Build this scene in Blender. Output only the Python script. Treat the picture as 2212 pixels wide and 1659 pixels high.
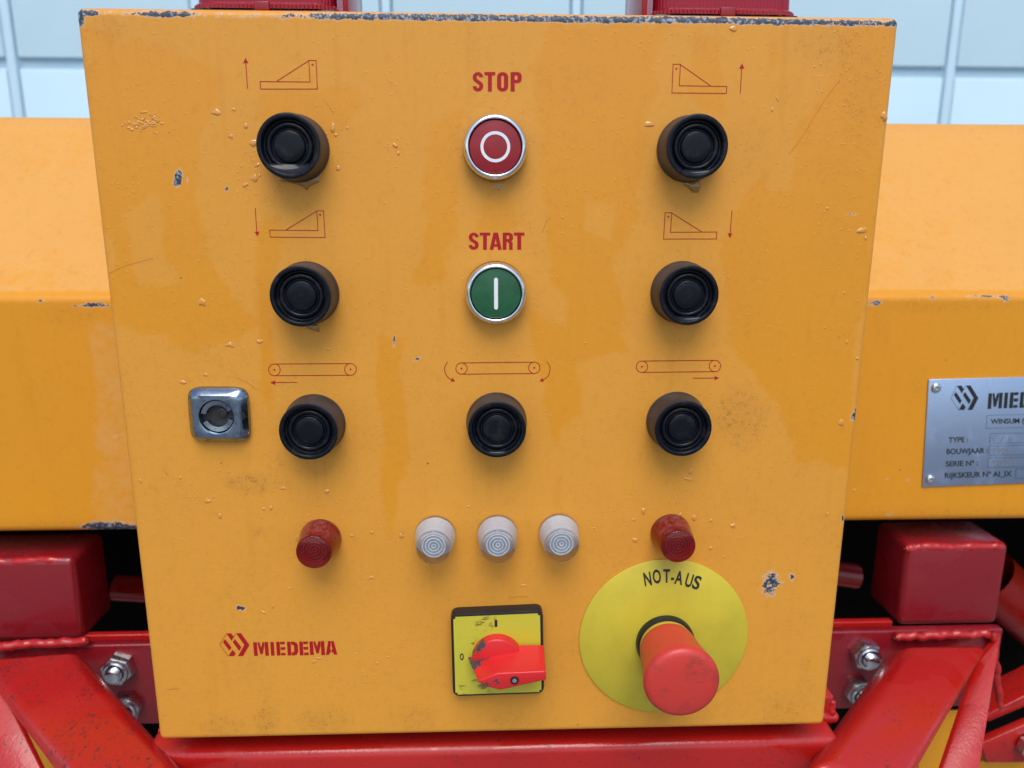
import bpy, bmesh, math, random
import numpy as np
from mathutils import Matrix, Vector, Euler
random.seed(7); rng = np.random.default_rng(7)
for o in list(bpy.data.objects): bpy.data.objects.remove(o)
S = bpy.context.scene
C = S.collection
R = math.radians
ZO = 1.1                                   # height of the control panel's centre above the ground

# ------------------------------------------------------------------ camera
FPX, CX, CY = 1625.0, 1106.0, 829.5        # focal length and centre in a 2212 x 1659 picture
CROT = (1.34898033, -0.0026132, -0.03717049)
CPOS = np.array([-0.00622963, -0.37513706, 0.0991141 + ZO])
cam = bpy.data.cameras.new('camera'); camo = bpy.data.objects.new('camera', cam); C.objects.link(camo)
camo.location = CPOS; camo.rotation_euler = CROT
cam.sensor_width = 36; cam.lens = FPX / 2212 * 36; cam.clip_start = .01; cam.clip_end = 200
cam.dof.use_dof = True; cam.dof.focus_distance = .388; cam.dof.aperture_fstop = 10.5
S.camera = camo
CM = np.array(Euler(CROT).to_matrix())
# ------------------------------------------------------------------ sky, sun, exposure
SUN_EL, SUN_AZ = 58, 180                   # behind the camera, high; thick overcast
w = bpy.data.worlds.new('World'); S.world = w; w.use_nodes = True
nt = w.node_tree; bg = nt.nodes['Background']
sky = nt.nodes.new('ShaderNodeTexSky'); sky.sky_type = 'NISHITA'; sky.sun_disc = False
sky.sun_elevation = R(SUN_EL); sky.sun_rotation = R(SUN_AZ); sky.air_density = 1.0; sky.dust_density = 2.0; sky.ozone_density = 1.5
nt.links.new(sky.outputs[0], bg.inputs[0]); bg.inputs[1].default_value = 0.15
sl = bpy.data.lights.new('sun', 'SUN'); so = bpy.data.objects.new('sun', sl); C.objects.link(so)
sl.energy = 1.5; sl.angle = R(40); sl.color = (1, .97, .93)
so.rotation_euler = (R(90 - SUN_EL), 0, 0); so.location = (0, -3, 5)
S.view_settings.view_transform = 'Standard'; S.view_settings.look = 'None'
S.view_settings.gamma = 1; S.view_settings.use_curve_mapping = False
S.view_settings.exposure = 0.34
S.render.resolution_x, S.render.resolution_y = 1024, 768
S.render.engine = 'CYCLES'

# ------------------------------------------------------------------ pixel <-> place helpers
def U(px, py, y=0.0):
    """point where the sight line of a picture point meets the upright plane at depth y"""
    d = CM @ np.array([(px - CX) / FPX, -(py - CY) / FPX, -1.0])
    return CPOS + d * ((y - CPOS[1]) / d[1])
def PX(v):
    q = (np.asarray(v) - CPOS) @ CM
    return np.stack([CX + FPX * q[..., 0] / -q[..., 2], CY - FPX * q[..., 1] / -q[..., 2]], -1)

# ------------------------------------------------------------------ noise for wear fields
def vnoise(x, y, seed=0):
    def h(i, j):
        n = (i * 374761393 + j * 668265263 + seed * 1442695041) & 0xffffffff
        n = ((n ^ (n >> 13)) * 1274126177) & 0xffffffff
        return ((n ^ (n >> 16)) & 0xffff) / 65535.0
    xi = np.floor(x).astype(np.int64); yi = np.floor(y).astype(np.int64)
    fx = x - xi; fy = y - yi; fx = fx * fx * (3 - 2 * fx); fy = fy * fy * (3 - 2 * fy)
    return (h(xi, yi) * (1 - fx) + h(xi + 1, yi) * fx) * (1 - fy) + (h(xi, yi + 1) * (1 - fx) + h(xi + 1, yi + 1) * fx) * fy
def fbm(x, y, seed=0, o=4):
    s = 0; a = .5; t = 0
    for k in range(o):
        s = s + a * vnoise(x * 2 ** k, y * 2 ** k, seed + k); t += a; a *= .5
    return s / t
def polysdf(P, poly):
    """signed distance (positive inside) of points to a polygon"""
    poly = np.asarray(poly, float); d = np.full(len(P), 1e9); ins = np.zeros(len(P), bool)
    for i in range(len(poly)):
        a, b = poly[i], poly[(i + 1) % len(poly)]; e = b - a
        t = np.clip(((P - a) @ e) / (e @ e), 0, 1)
        d = np.minimum(d, np.linalg.norm(P - a - t[:, None] * e, axis=1))
        c = (a[1] > P[:, 1]) != (b[1] > P[:, 1])
        with np.errstate(divide='ignore', invalid='ignore'):
            ins ^= c & (P[:, 0] < (b[0] - a[0]) * (P[:, 1] - a[1]) / (b[1] - a[1] + 1e-12) + a[0])
    return np.where(ins, d, -d)
def ell(P, cx, cy, rx, ry, ang=0):
    c, s = math.cos(R(ang)), math.sin(R(ang)); x = P[:, 0] - cx; y = P[:, 1] - cy
    return np.sqrt(((x * c + y * s) / rx) ** 2 + ((-x * s + y * c) / ry) ** 2)

# ------------------------------------------------------------------ materials
class NT:
    def __init__(self, name):
        self.m = bpy.data.materials.new(name); self.m.use_nodes = True
        self.t = self.m.node_tree; self.b = self.t.nodes['Principled BSDF']; self.out = self.t.nodes['Material Output']
        self.co = None
    def n(self, typ, **kw):
        x = self.t.nodes.new(typ)
        for k, v in kw.items(): setattr(x, k, v)
        return x
    def put(self, sock, v):
        if isinstance(v, bpy.types.NodeSocket): self.t.links.new(v, sock)
        elif isinstance(v, (tuple, list)) and len(v) == 3 and sock.type == 'RGBA': sock.default_value = (*v, 1)
        else: sock.default_value = v
    def obj(self):
        if not self.co: self.co = self.n('ShaderNodeTexCoord').outputs['Object']
        return self.co
    def scaled(self, s):
        m = self.n('ShaderNodeMapping'); self.put(m.inputs['Vector'], self.obj()); m.inputs['Scale'].default_value = s; return m.outputs[0]
    def noise(self, scale, detail=3, rough=.55, vec=None, dist=0):
        x = self.n('ShaderNodeTexNoise'); self.put(x.inputs['Vector'], vec if vec is not None else self.obj())
        x.inputs['Scale'].default_value = scale; x.inputs['Detail'].default_value = detail; x.inputs['Roughness'].default_value = rough; x.inputs['Distortion'].default_value = dist
        return x.outputs['Fac']
    def vor(self, scale, vec=None, feat='F1'):
        x = self.n('ShaderNodeTexVoronoi'); x.feature = feat; self.put(x.inputs['Vector'], vec if vec is not None else self.obj()); x.inputs['Scale'].default_value = scale
        return x
    def attr(self, name): return self.n('ShaderNodeAttribute', attribute_name=name).outputs['Fac']
    def math(self, op, a, b=0.0, c=0.0, clamp=False):
        x = self.n('ShaderNodeMath', operation=op); x.use_clamp = clamp
        for s, v in zip(x.inputs, (a, b, c)): self.put(s, v)
        return x.outputs[0]
    def ramp(self, v, lo, hi, a=0.0, b=1.0):
        x = self.n('ShaderNodeMapRange'); x.interpolation_type = 'SMOOTHSTEP'
        for s, q in zip(x.inputs, (v, lo, hi, a, b)): self.put(s, q)
        return x.outputs[0]
    def mix(self, f, a, b, typ='MIX'):
        x = self.n('ShaderNodeMix', data_type='RGBA', blend_type=typ)
        self.put(x.inputs[0], f); self.put(x.inputs[6], a); self.put(x.inputs[7], b); return x.outputs[2]
    def bump(self, h, strength=.2, dist=.001, normal=None):
        x = self.n('ShaderNodeBump'); self.put(x.inputs['Height'], h); x.inputs['Strength'].default_value = strength; x.inputs['Distance'].default_value = dist
        if normal is not None: self.put(x.inputs['Normal'], normal)
        return x.outputs[0]
    def set(self, **kw):
        for k, v in kw.items(): self.put(self.b.inputs[k.replace('_', ' ')], v)
        return self.m

def paint(name, dry, wet_tone, grime_amt=1.0, bead=1.0):
    t = NT(name)
    w0 = t.attr('wet_tone'); n1 = t.noise(95, 5, .6); n2 = t.noise(420, 4, .6); n3 = t.noise(14, 4, .6)
    wm = t.ramp(t.math('ADD', w0, t.math('ADD', t.math('MULTIPLY', t.math('SUBTRACT', n1, .5), .55), t.math('MULTIPLY', t.math('SUBTRACT', n2, .5), .25))), -.2, .2)
    col = t.mix(wm, dry, wet_tone)
    col = t.mix(t.math('MULTIPLY', n3, .3), col, (dry[0] * .86, dry[1] * .8, dry[2] * .7))
    streak = t.noise(1, 4, .6, vec=t.scaled((130, 130, 9)))
    col = t.mix(t.ramp(streak, .56, .78, 0, .22), col, (wet_tone[0] * .78, wet_tone[1] * .72, wet_tone[2] * .6))
    mo = t.noise(190, 6, .72); col = t.mix(t.ramp(mo, .52, .72, 0, .3), col, (wet_tone[0] * .80, wet_tone[1] * .74, wet_tone[2] * .7))
    hair = t.n('ShaderNodeTexNoise'); hair.noise_type = 'RIDGED_MULTIFRACTAL'; t.put(hair.inputs['Vector'], t.obj()); hair.inputs['Scale'].default_value = 75; hair.inputs['Detail'].default_value = 4; hair.inputs['Distortion'].default_value = 1.2
    hm = t.math('MULTIPLY', t.ramp(hair.outputs['Fac'], 1.35, 1.6), t.ramp(t.noise(30, 3), .5, .62)); col = t.mix(t.math('MULTIPLY', hm, .25), col, (.10, .06, .03))
    # fine general soiling plus denser placed soiling
    g = t.attr('grime'); fine = t.noise(1500, 3, .7); mid = t.noise(330, 5, .7)
    sp = t.ramp(t.math('ADD', t.math('MULTIPLY', fine, .55), t.math('MULTIPLY', mid, .45)), .5, .66)
    gm = t.math('MULTIPLY', t.math('MULTIPLY', sp, g), .9 * grime_amt, clamp=True)
    film = t.math('MULTIPLY', g, .16 * grime_amt, clamp=True)
    col = t.mix(film, col, (.16, .09, .03)); col = t.mix(gm, col, (.05, .038, .028))
    specks = t.vor(85); sk = t.ramp(specks.outputs['Distance'], .03, .06, 1, 0)
    sel = t.ramp(t.n('ShaderNodeSeparateColor').outputs[0], 0, 1)
    sc = t.n('ShaderNodeSeparateColor'); t.put(sc.inputs[0], specks.outputs['Color'])
    sk = t.math('MULTIPLY', sk, t.ramp(sc.outputs[0], .9, .92)); col = t.mix(t.math('MULTIPLY', sk, .8), col, (.06, .04, .03))
    # chips to dark primer with pale broken rims
    ch = t.attr('chip'); cn = t.math('ADD', t.math('MULTIPLY', t.math('SUBTRACT', t.noise(260, 6, .72), .5), 1.5), t.math('MULTIPLY', t.math('SUBTRACT', t.noise(1100, 3, .6), .5), .5))
    cv = t.math('ADD', ch, cn); cm = t.ramp(cv, .5, .54); rim = t.ramp(cv, .36, .42)
    rimc = t.math('MULTIPLY', t.math('SUBTRACT', rim, cm), t.ramp(ch, .05, .15), clamp=True)
    col = t.mix(t.math('MULTIPLY', rimc, .55), col, (.66, .50, .38))
    prim = t.mix(t.ramp(t.noise(500, 4, .7), .5, .62), (.03, .042, .06), (.30, .33, .38))
    cmk = t.math('MULTIPLY', cm, t.ramp(ch, .05, .15))
    col = t.mix(cmk, col, prim)
    rough = t.math('ADD', t.ramp(wm, 0, 1, .5, .27), t.math('MULTIPLY', n2, .1))
    # relief: paint texture, water beading, chip depth
    bd = t.vor(430); bc = t.n('ShaderNodeSeparateColor'); t.put(bc.inputs[0], bd.outputs['Color'])
    beads = t.math('MULTIPLY', t.ramp(bd.outputs['Distance'], .05, .38, 1, 0), t.ramp(t.math('ADD', bc.outputs[0], t.math('MULTIPLY', t.attr('bead'), .5)), .93, .97))
    h = t.math('ADD', t.math('MULTIPLY', t.noise(1300, 2), .10), t.math('MULTIPLY', t.noise(210, 3), .14))
    h = t.math('ADD', h, t.math('MULTIPLY', beads, .35 * bead)); h = t.math('SUBTRACT', h, t.math('MULTIPLY', cmk, .5))
    return t.set(Base_Color=col, Roughness=rough, Normal=t.bump(h, .45, .0006), Coat_Weight=.06, Coat_Roughness=.2, Specular_IOR_Level=.42)

def plain(name, col, rough=.4, metal=0.0, var=.15, scale=60, bump=.05, bscale=900, **kw):
    t = NT(name); n = t.noise(scale, 5, .6)
    c = t.mix(t.math('MULTIPLY', t.ramp(n, .35, .75), var * 2), col, tuple(x * .45 for x in col))
    return t.set(Base_Color=c, Roughness=t.math('ADD', t.math('MULTIPLY', t.noise(scale * 4, 4), .2), rough - .1), Metallic=metal, Normal=t.bump(t.noise(bscale, 3), bump, .0005), **kw)

YEL_DRY, YEL_WET = (.74, .322, .032), (.735, .296, .014)
M = {}
M['panel_paint'] = paint('panel_paint', YEL_DRY, YEL_WET)
M['hood_paint'] = paint('hood_paint', (.72, .345, .065), (.74, .302, .006), .8, .15)
M['print'] = None
t = NT('red_print'); wn = t.noise(700, 4, .7)
M['print'] = t.set(Base_Color=t.mix(t.ramp(wn, .6, .75, 0, .5), (.40, .006, .012), (.48, .09, .02)), Roughness=.5, Specular_IOR_Level=.3)
M['black_print'] = plain('black_print', (.012, .014, .018), .5, var=.05)
M['grey_print'] = plain('grey_print', (.018, .02, .024), .5, var=.05)
# black rubber
t = NT('rubber'); oi = t.n('ShaderNodeObjectInfo'); av = t.n('ShaderNodeVectorMath', operation='ADD'); t.put(av.inputs[0], t.n('ShaderNodeTexCoord').outputs['Object']); t.put(av.inputs[1], oi.outputs['Random']); t.co = av.outputs[0]
d = t.ramp(t.noise(160, 5, .65), .50, .72)
M['rubber'] = t.set(Base_Color=t.mix(t.math('MULTIPLY', d, .5), (.003, .0045, .008), (.03, .03, .034)), Roughness=t.ramp(t.noise(90, 4), .3, .7, .2, .36), Normal=t.bump(t.noise(1200, 3), .12, .0004), Specular_IOR_Level=.22)
t = NT('boot_sleeve'); oi = t.n('ShaderNodeObjectInfo'); av = t.n('ShaderNodeVectorMath', operation='ADD'); t.put(av.inputs[0], t.n('ShaderNodeTexCoord').outputs['Object']); t.put(av.inputs[1], oi.outputs['Random']); t.co = av.outputs[0]
d = t.ramp(t.noise(60, 5, .65), .35, .7)
M['sleeve'] = t.set(Base_Color=t.mix(d, (.014, .014, .02), (.034, .038, .05)), Roughness=.45, Normal=t.bump(t.noise(700, 3), .2, .0004))
M['black_plastic'] = plain('black_plastic', (.010, .011, .014), .35, var=.2)
def metal(name, col, rough, dirt, scale=120):
    t = NT(name); n = t.ramp(t.noise(scale, 6, .7), .5, .68)
    return t.set(Base_Color=t.mix(t.math('MULTIPLY', n, dirt), col, tuple(x * .22 for x in col)), Metallic=1.0, Roughness=t.math('ADD', t.math('MULTIPLY', n, .3), rough), Normal=t.bump(t.noise(800, 4), .06, .0004))
M['chrome'] = metal('chrome', (.78, .82, .86), .16, .3)
M['worn_chrome'] = metal('worn_chrome', (.27, .34, .44), .14, .7, 260)
M['zinc'] = metal('zinc', (.6, .65, .68), .22, .5, 200)
M['alu'] = metal('alu', (.42, .54, .74), .42, .12, 40)
M['cavity'] = plain('cavity', (.03, .028, .026), .55, var=.3, scale=300)
def redpaint(name, col, g=.5):
    t = NT(name); a = t.attr('grime')
    fine = t.noise(420, 5, .72); mid = t.noise(60, 4, .6)
    v = t.math('ADD', t.math('MULTIPLY', fine, .7), t.math('MULTIPLY', mid, .3))
    m = t.ramp(t.math('ADD', v, t.math('MULTIPLY', a, .16)), .60, .66)
    c = t.mix(t.math('MULTIPLY', t.noise(9, 4), .35), col, (col[0] * .6, col[1] * .7, col[2] * 1.1))
    c = t.mix(t.math('MULTIPLY', m, .9), c, (.02, .014, .014))
    sp = t.vor(70); sc = t.n('ShaderNodeSeparateColor'); t.put(sc.inputs[0], sp.outputs['Color'])
    nick = t.math('MULTIPLY', t.ramp(t.math('ADD', sp.outputs['Distance'], t.math('MULTIPLY', t.noise(600, 3), .12)), .12, .14, 1, 0), t.ramp(sc.outputs[1], .86, .87))
    c = t.mix(t.math('MULTIPLY', nick, .9), c, (.05, .045, .045))
    wetm = t.ramp(t.noise(22, 3), .44, .52)
    return t.set(Base_Color=c, Roughness=t.math('ADD', t.ramp(wetm, 0, 1, .42, .22), t.math('MULTIPLY', m, .3)), Normal=t.bump(t.math('ADD', t.noise(500, 3), t.math('MULTIPLY', t.noise(70, 3), 1.2)), .16, .001), Coat_Weight=.2, Coat_Roughness=.12)
M['red'] = redpaint('frame_red', (.46, .011, .008))
M['red_shaded'] = redpaint('frame_red_shaded', (.24, .009, .014))  # darker frame red: hood shade painted into the tubes and plates
M['weld'] = redpaint('weld_red', (.43, .011, .010))
M['yellow_plastic'] = plain('yellow_plastic', (.60, .48, .035), .42, var=.12, scale=45, bump=.04)
t = NT('yellow_plate'); sm = t.ramp(t.noise(1, 5, .7, vec=t.scaled((160, 160, 340))), .50, .57); fl = t.noise(50, 4)
cc = t.mix(t.math('MULTIPLY', fl, .3), (.58, .52, .035), (.48, .42, .03))
M['yellow_plate'] = t.set(Base_Color=t.mix(t.math('MULTIPLY', sm, t.math('MULTIPLY', t.attr('grime'), .75)), cc, (.03, .025, .015)), Roughness=.25, Coat_Weight=.5, Coat_Roughness=.05, Normal=t.bump(t.math('ADD', t.noise(180, 3), t.ramp(t.vor(230).outputs['Distance'], .1, .4, .5, 0)), .12, .0005))
t = NT('red_knob'); wv = t.math('ADD', t.noise(110, 5, .7), t.math('MULTIPLY', t.attr('grime'), .30)); wr = t.ramp(wv, .70, .74)
M['knob_red'] = t.set(Base_Color=t.mix(wr, (.62, .016, .018), (.045, .045, .055)), Roughness=.36, Normal=t.bump(t.noise(700, 3), .08, .0004))
t = NT('mushroom_red'); sm = t.ramp(t.noise(70, 6, .7), .50, .68)
be = t.vor(520); bc = t.n('ShaderNodeSeparateColor'); t.put(bc.inputs[0], be.outputs['Color'])
bds = t.math('MULTIPLY', t.ramp(be.outputs['Distance'], .1, .4, 1, 0), t.math('MULTIPLY', t.ramp(bc.outputs[0], .55, .6), t.ramp(t.noise(45, 2), .5, .6)))
M['mushroom'] = t.set(Base_Color=t.mix(t.math('MULTIPLY', sm, .55), (.56, .040, .030), (.22, .035, .02)), Roughness=.40, Normal=t.bump(t.math('ADD', t.math('MULTIPLY', bds, .8), t.math('MULTIPLY', t.noise(900, 2), .15)), .4, .0006))
M['cap_red'] = plain('cap_red', (.30, .008, .016), .33, var=.22, scale=130)
M['cap_green'] = plain('cap_green', (.012, .105, .04), .36, var=.3, scale=130)
M['white_print'] = plain('white_print', (.78, .8, .82), .4, var=.08, scale=300)
def shell(name, tint, gloss=.07, haze=0.0, hazecol=(.8, .8, .85)):
    """thin clear plastic: see-through with a Fresnel reflection, weathered haze on the side that faces the sky"""
    t = NT(name); t.t.nodes.remove(t.b)
    tr = t.n('ShaderNodeBsdfTransparent'); t.put(tr.inputs[0], tint)
    gl = t.n('ShaderNodeBsdfGlossy'); gl.inputs['Roughness'].default_value = gloss; t.put(gl.inputs['Normal'], t.bump(t.noise(500, 3), .15, .0004))
    fr = t.n('ShaderNodeFresnel'); fr.inputs[0].default_value = 1.5
    mx = t.n('ShaderNodeMixShader'); t.put(mx.inputs[0], t.math('MULTIPLY', fr.outputs[0], .75, clamp=True)); t.t.links.new(tr.outputs[0], mx.inputs[1]); t.t.links.new(gl.outputs[0], mx.inputs[2])
    sx = t.n('ShaderNodeSeparateXYZ'); t.put(sx.inputs[0], t.obj())
    nz = t.math('MULTIPLY', t.noise(330, 6, .7), t.ramp(sx.outputs[1], -.0166, -.0160))
    hz = t.math('MULTIPLY', t.math('MULTIPLY', t.ramp(t.math('ADD', sx.outputs[2], t.math('MULTIPLY', t.math('SUBTRACT', t.noise(160, 4), .5), .016)), .0015, .006), t.ramp(nz, .42, .64)), haze, clamp=True)
    df = t.n('ShaderNodeBsdfDiffuse'); t.put(df.inputs[0], hazecol)
    m2 = t.n('ShaderNodeMixShader'); t.put(m2.inputs[0], hz); t.t.links.new(mx.outputs[0], m2.inputs[1]); t.t.links.new(df.outputs[0], m2.inputs[2])
    t.t.links.new(m2.outputs[0], t.out.inputs[0]); return t.m
def lens(name, col, haze, hazecol, ior=1.47):
    t = NT(name); sx = t.n('ShaderNodeSeparateXYZ'); t.put(sx.inputs[0], t.obj())
    nz = t.math('MULTIPLY', t.noise(300, 6, .72), t.ramp(sx.outputs[1], -.0166, -.0158))
    hz = t.math('MULTIPLY', t.math('MULTIPLY', t.ramp(t.math('ADD', sx.outputs[2], t.math('MULTIPLY', t.math('SUBTRACT', t.noise(140, 4), .5), .02)), .0025, .0085), t.ramp(nz, .40, .62)), haze, clamp=True)
    t.set(Base_Color=col, Roughness=.03, Transmission_Weight=1.0, IOR=ior, Normal=t.bump(t.noise(420, 3), .12, .0004))
    df = t.n('ShaderNodeBsdfDiffuse'); t.put(df.inputs[0], hazecol); m2 = t.n('ShaderNodeMixShader'); t.put(m2.inputs[0], hz)
    t.t.links.new(t.b.outputs[0], m2.inputs[1]); t.t.links.new(df.outputs[0], m2.inputs[2]); t.t.links.new(m2.outputs[0], t.out.inputs[0]); return t.m
M['clear_lens'] = lens('clear_lens', (.97, .985, .99), .05, (.80, .81, .88))
M['red_lens'] = lens('red_lens', (.62, .015, .03), .12, (.46, .34, .40))
def ring_shading(name, hi, lo):  # ring bands painted in for refraction and shade of the ridges
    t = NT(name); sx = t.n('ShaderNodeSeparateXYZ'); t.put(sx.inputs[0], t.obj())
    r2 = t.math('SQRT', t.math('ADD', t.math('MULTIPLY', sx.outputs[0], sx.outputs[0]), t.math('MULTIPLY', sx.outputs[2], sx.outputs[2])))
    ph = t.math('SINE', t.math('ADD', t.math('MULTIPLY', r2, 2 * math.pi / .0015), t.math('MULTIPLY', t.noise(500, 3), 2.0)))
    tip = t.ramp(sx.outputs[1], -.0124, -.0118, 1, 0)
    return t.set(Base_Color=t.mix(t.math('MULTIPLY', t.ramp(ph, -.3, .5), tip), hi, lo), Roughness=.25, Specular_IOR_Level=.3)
M['lamp_core'] = ring_shading('lamp_core', (.74, .79, .86), (.36, .40, .46))
M['lamp_core_red'] = ring_shading('lamp_core_red', (.50, .03, .05), (.26, .012, .02))
t = NT('beacon_red'); M['beacon'] = t.set(Base_Color=(.42, .008, .022), Roughness=.12, Transmission_Weight=.35, IOR=1.45)
t = NT('beacon_clear'); M['beacon_clear'] = t.set(Base_Color=(.72, .30, .38), Roughness=.1, Transmission_Weight=.7, IOR=1.45)
t = NT('water'); M['water'] = t.set(Base_Color=(.66, .275, .036), Roughness=.1, Coat_Weight=.6, Coat_Roughness=.03)
t = NT('drip'); M['drip'] = t.set(Base_Color=(.34, .16, .02), Roughness=.06, Coat_Weight=.6)
t = NT('pool'); M['pool'] = t.set(Base_Color=(.008, .010, .014), Roughness=.1, Specular_IOR_Level=.3)
M['wall_panel'] = plain('wall_panel', (.58, .79, .88), .5, var=.05, scale=2, bump=.02)
M['wall_bar'] = plain('wall_bar', (.56, .77, .87), .45, var=.05, scale=2, bump=.02)
M['wall_joint'] = plain('wall_joint', (.42, .58, .68), .6, var=.05, scale=2, bump=.02)
M['ground'] = plain('ground', (.16, .155, .15), .4, var=.3, scale=3, bump=.3, bscale=60)
M['dark'] = plain('hood_shade_black', (.003, .002, .002), .9, var=.2, Specular_IOR_Level=.1)

# ------------------------------------------------------------------ building helpers
WL = {}                                    # world origin of every object
def tag(o, label=None, cat=None, group=None, kind=None):
    for k, v in (('label', label), ('category', cat), ('group', group), ('kind', kind)):
        if v: o[k] = v
    return o
def adopt(o, parent, loc):
    WL[o] = Vector(loc)
    if parent:
        o.parent = parent; o.matrix_parent_inverse = Matrix.Translation(-WL[parent])
    o.location = loc; return o
def thing(name, loc, label, cat, group=None, kind=None):
    o = bpy.data.objects.new(name, None); C.objects.link(o); o.empty_display_size = .02
    adopt(o, None, loc); return tag(o, label, cat, group, kind)
def mk(name, verts, faces, mat, parent=None, smooth=40, origin=None, fields=None):
    v = np.asarray(verts, float); o0 = np.array(origin) if origin is not None else (v.min(0) + v.max(0)) / 2
    me = bpy.data.meshes.new(name); me.from_pydata((v - o0).tolist(), [], faces); me.update()
    if smooth: me.shade_smooth(); me.set_sharp_from_angle(angle=R(smooth))
    if fields:
        for k, a in fields.items():
            at = me.attributes.new(k, 'FLOAT', 'POINT'); at.data.foreach_set('value', np.asarray(a, np.float32))
    me.materials.append(mat if not isinstance(mat, str) else M[mat])
    o = bpy.data.objects.new(name, me); C.objects.link(o); return adopt(o, parent, o0)
def put(name, me, loc, parent, rot=None):
    o = bpy.data.objects.new(name, me); C.objects.link(o); adopt(o, parent, loc)
    if rot: o.rotation_euler = rot
    return o
def meshdata(name, verts, faces, mat, smooth=40):
    me = bpy.data.meshes.new(name); me.from_pydata([tuple(map(float, v)) for v in verts], [], faces); me.update()
    if smooth: me.shade_smooth(); me.set_sharp_from_angle(angle=R(smooth))
    me.materials.append(M[mat]); return me
def lathe(prof, n=56):
    """profile (radius, height) turned about the axis that leaves the panel (-Y)"""
    vs, fs, rings = [], [], []
    for r, h in prof:
        if r < 1e-6: rings.append([len(vs)]); vs.append((0, -h, 0))
        else:
            rings.append(list(range(len(vs), len(vs) + n)))
            vs += [(r * math.cos(2 * math.pi * k / n), -h, r * math.sin(2 * math.pi * k / n)) for k in range(n)]
    for a, b in zip(rings, rings[1:]):
        for k in range(n):
            q = [a[k % len(a)], a[(k + 1) % len(a)], b[(k + 1) % len(b)], b[k % len(b)]]
            q = [x for i, x in enumerate(q) if x not in q[:i]]
            if len(q) > 2: fs.append(q)
    return vs, fs
def hexa(name, front, back, mat, parent, bev=.002, seg=3, fields=None, smooth=50, sub=0):
    """six-sided body from four front and four back corners, edges rounded"""
    bm = bmesh.new(); vv = [bm.verts.new(tuple(p)) for p in list(front) + list(back)]
    for f in ((0, 1, 2, 3), (7, 6, 5, 4), (0, 4, 5, 1), (1, 5, 6, 2), (2, 6, 7, 3), (3, 7, 4, 0)): bm.faces.new([vv[i] for i in f])
    bmesh.ops.recalc_face_normals(bm, faces=bm.faces)
    if bev: bmesh.ops.bevel(bm, geom=list(bm.edges), offset=bev, segments=seg, profile=.5, affect='EDGES', clamp_overlap=True)
    vs = [tuple(v.co) for v in bm.verts]; bm.verts.index_update(); fs = [[v.index for v in f.verts] for f in bm.faces]; bm.free()
    F = {k: np.full(len(vs), a) for k, a in (fields or {}).items()}
    return mk(name, vs, fs, mat, parent, smooth, fields=F)
def boxc(name, lo, hi, mat, parent, bev=.002, **kw):
    (x0, y0, z0), (x1, y1, z1) = lo, hi
    return hexa(name, [(x0, y0, z0), (x1, y0, z0), (x1, y0, z1), (x0, y0, z1)], [(x0, y1, z0), (x1, y1, z0), (x1, y1, z1), (x0, y1, z1)], mat, parent, bev, **kw)
def bead(name, p0, p1, r, mat, parent, n=40, wob=.35):
    """lumpy weld bead along a line"""
    p0, p1 = np.array(p0), np.array(p1); d = (p1 - p0) / np.linalg.norm(p1 - p0)
    u = np.cross(d, [0, 1, .3]); u /= np.linalg.norm(u); v = np.cross(d, u); vs, fs = [], []; sd = int(rng.integers(1, 900)); tt = np.arange(n + 1.) * .42
    ph, pu, pv = fbm(tt, tt * 0, sd, 3), fbm(tt * .8, tt * 0 + 9, sd, 2), fbm(tt * .8, tt * 0 + 17, sd, 2)
    for i in range(n + 1):
        t = i / n; rr = r * (.80 + .40 * ph[i]) * (.5 if i in (0, n) else 1)
        c = p0 + (p1 - p0) * t + u * r * .9 * (pu[i] - .5) + v * r * .6 * (pv[i] - .5)
        for k in range(10):
            a = 2 * math.pi * k / 10; vs.append(c + rr * (u * math.cos(a) + v * math.sin(a)))
    for i in range(n):
        for k in range(10): fs.append([i * 10 + k, i * 10 + (k + 1) % 10, i * 10 + 10 + (k + 1) % 10, i * 10 + 10 + k])
    fs += [list(range(10)), list(range(n * 10, n * 10 + 10))]
    return mk(name, vs, fs, mat, parent, 180)
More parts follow.
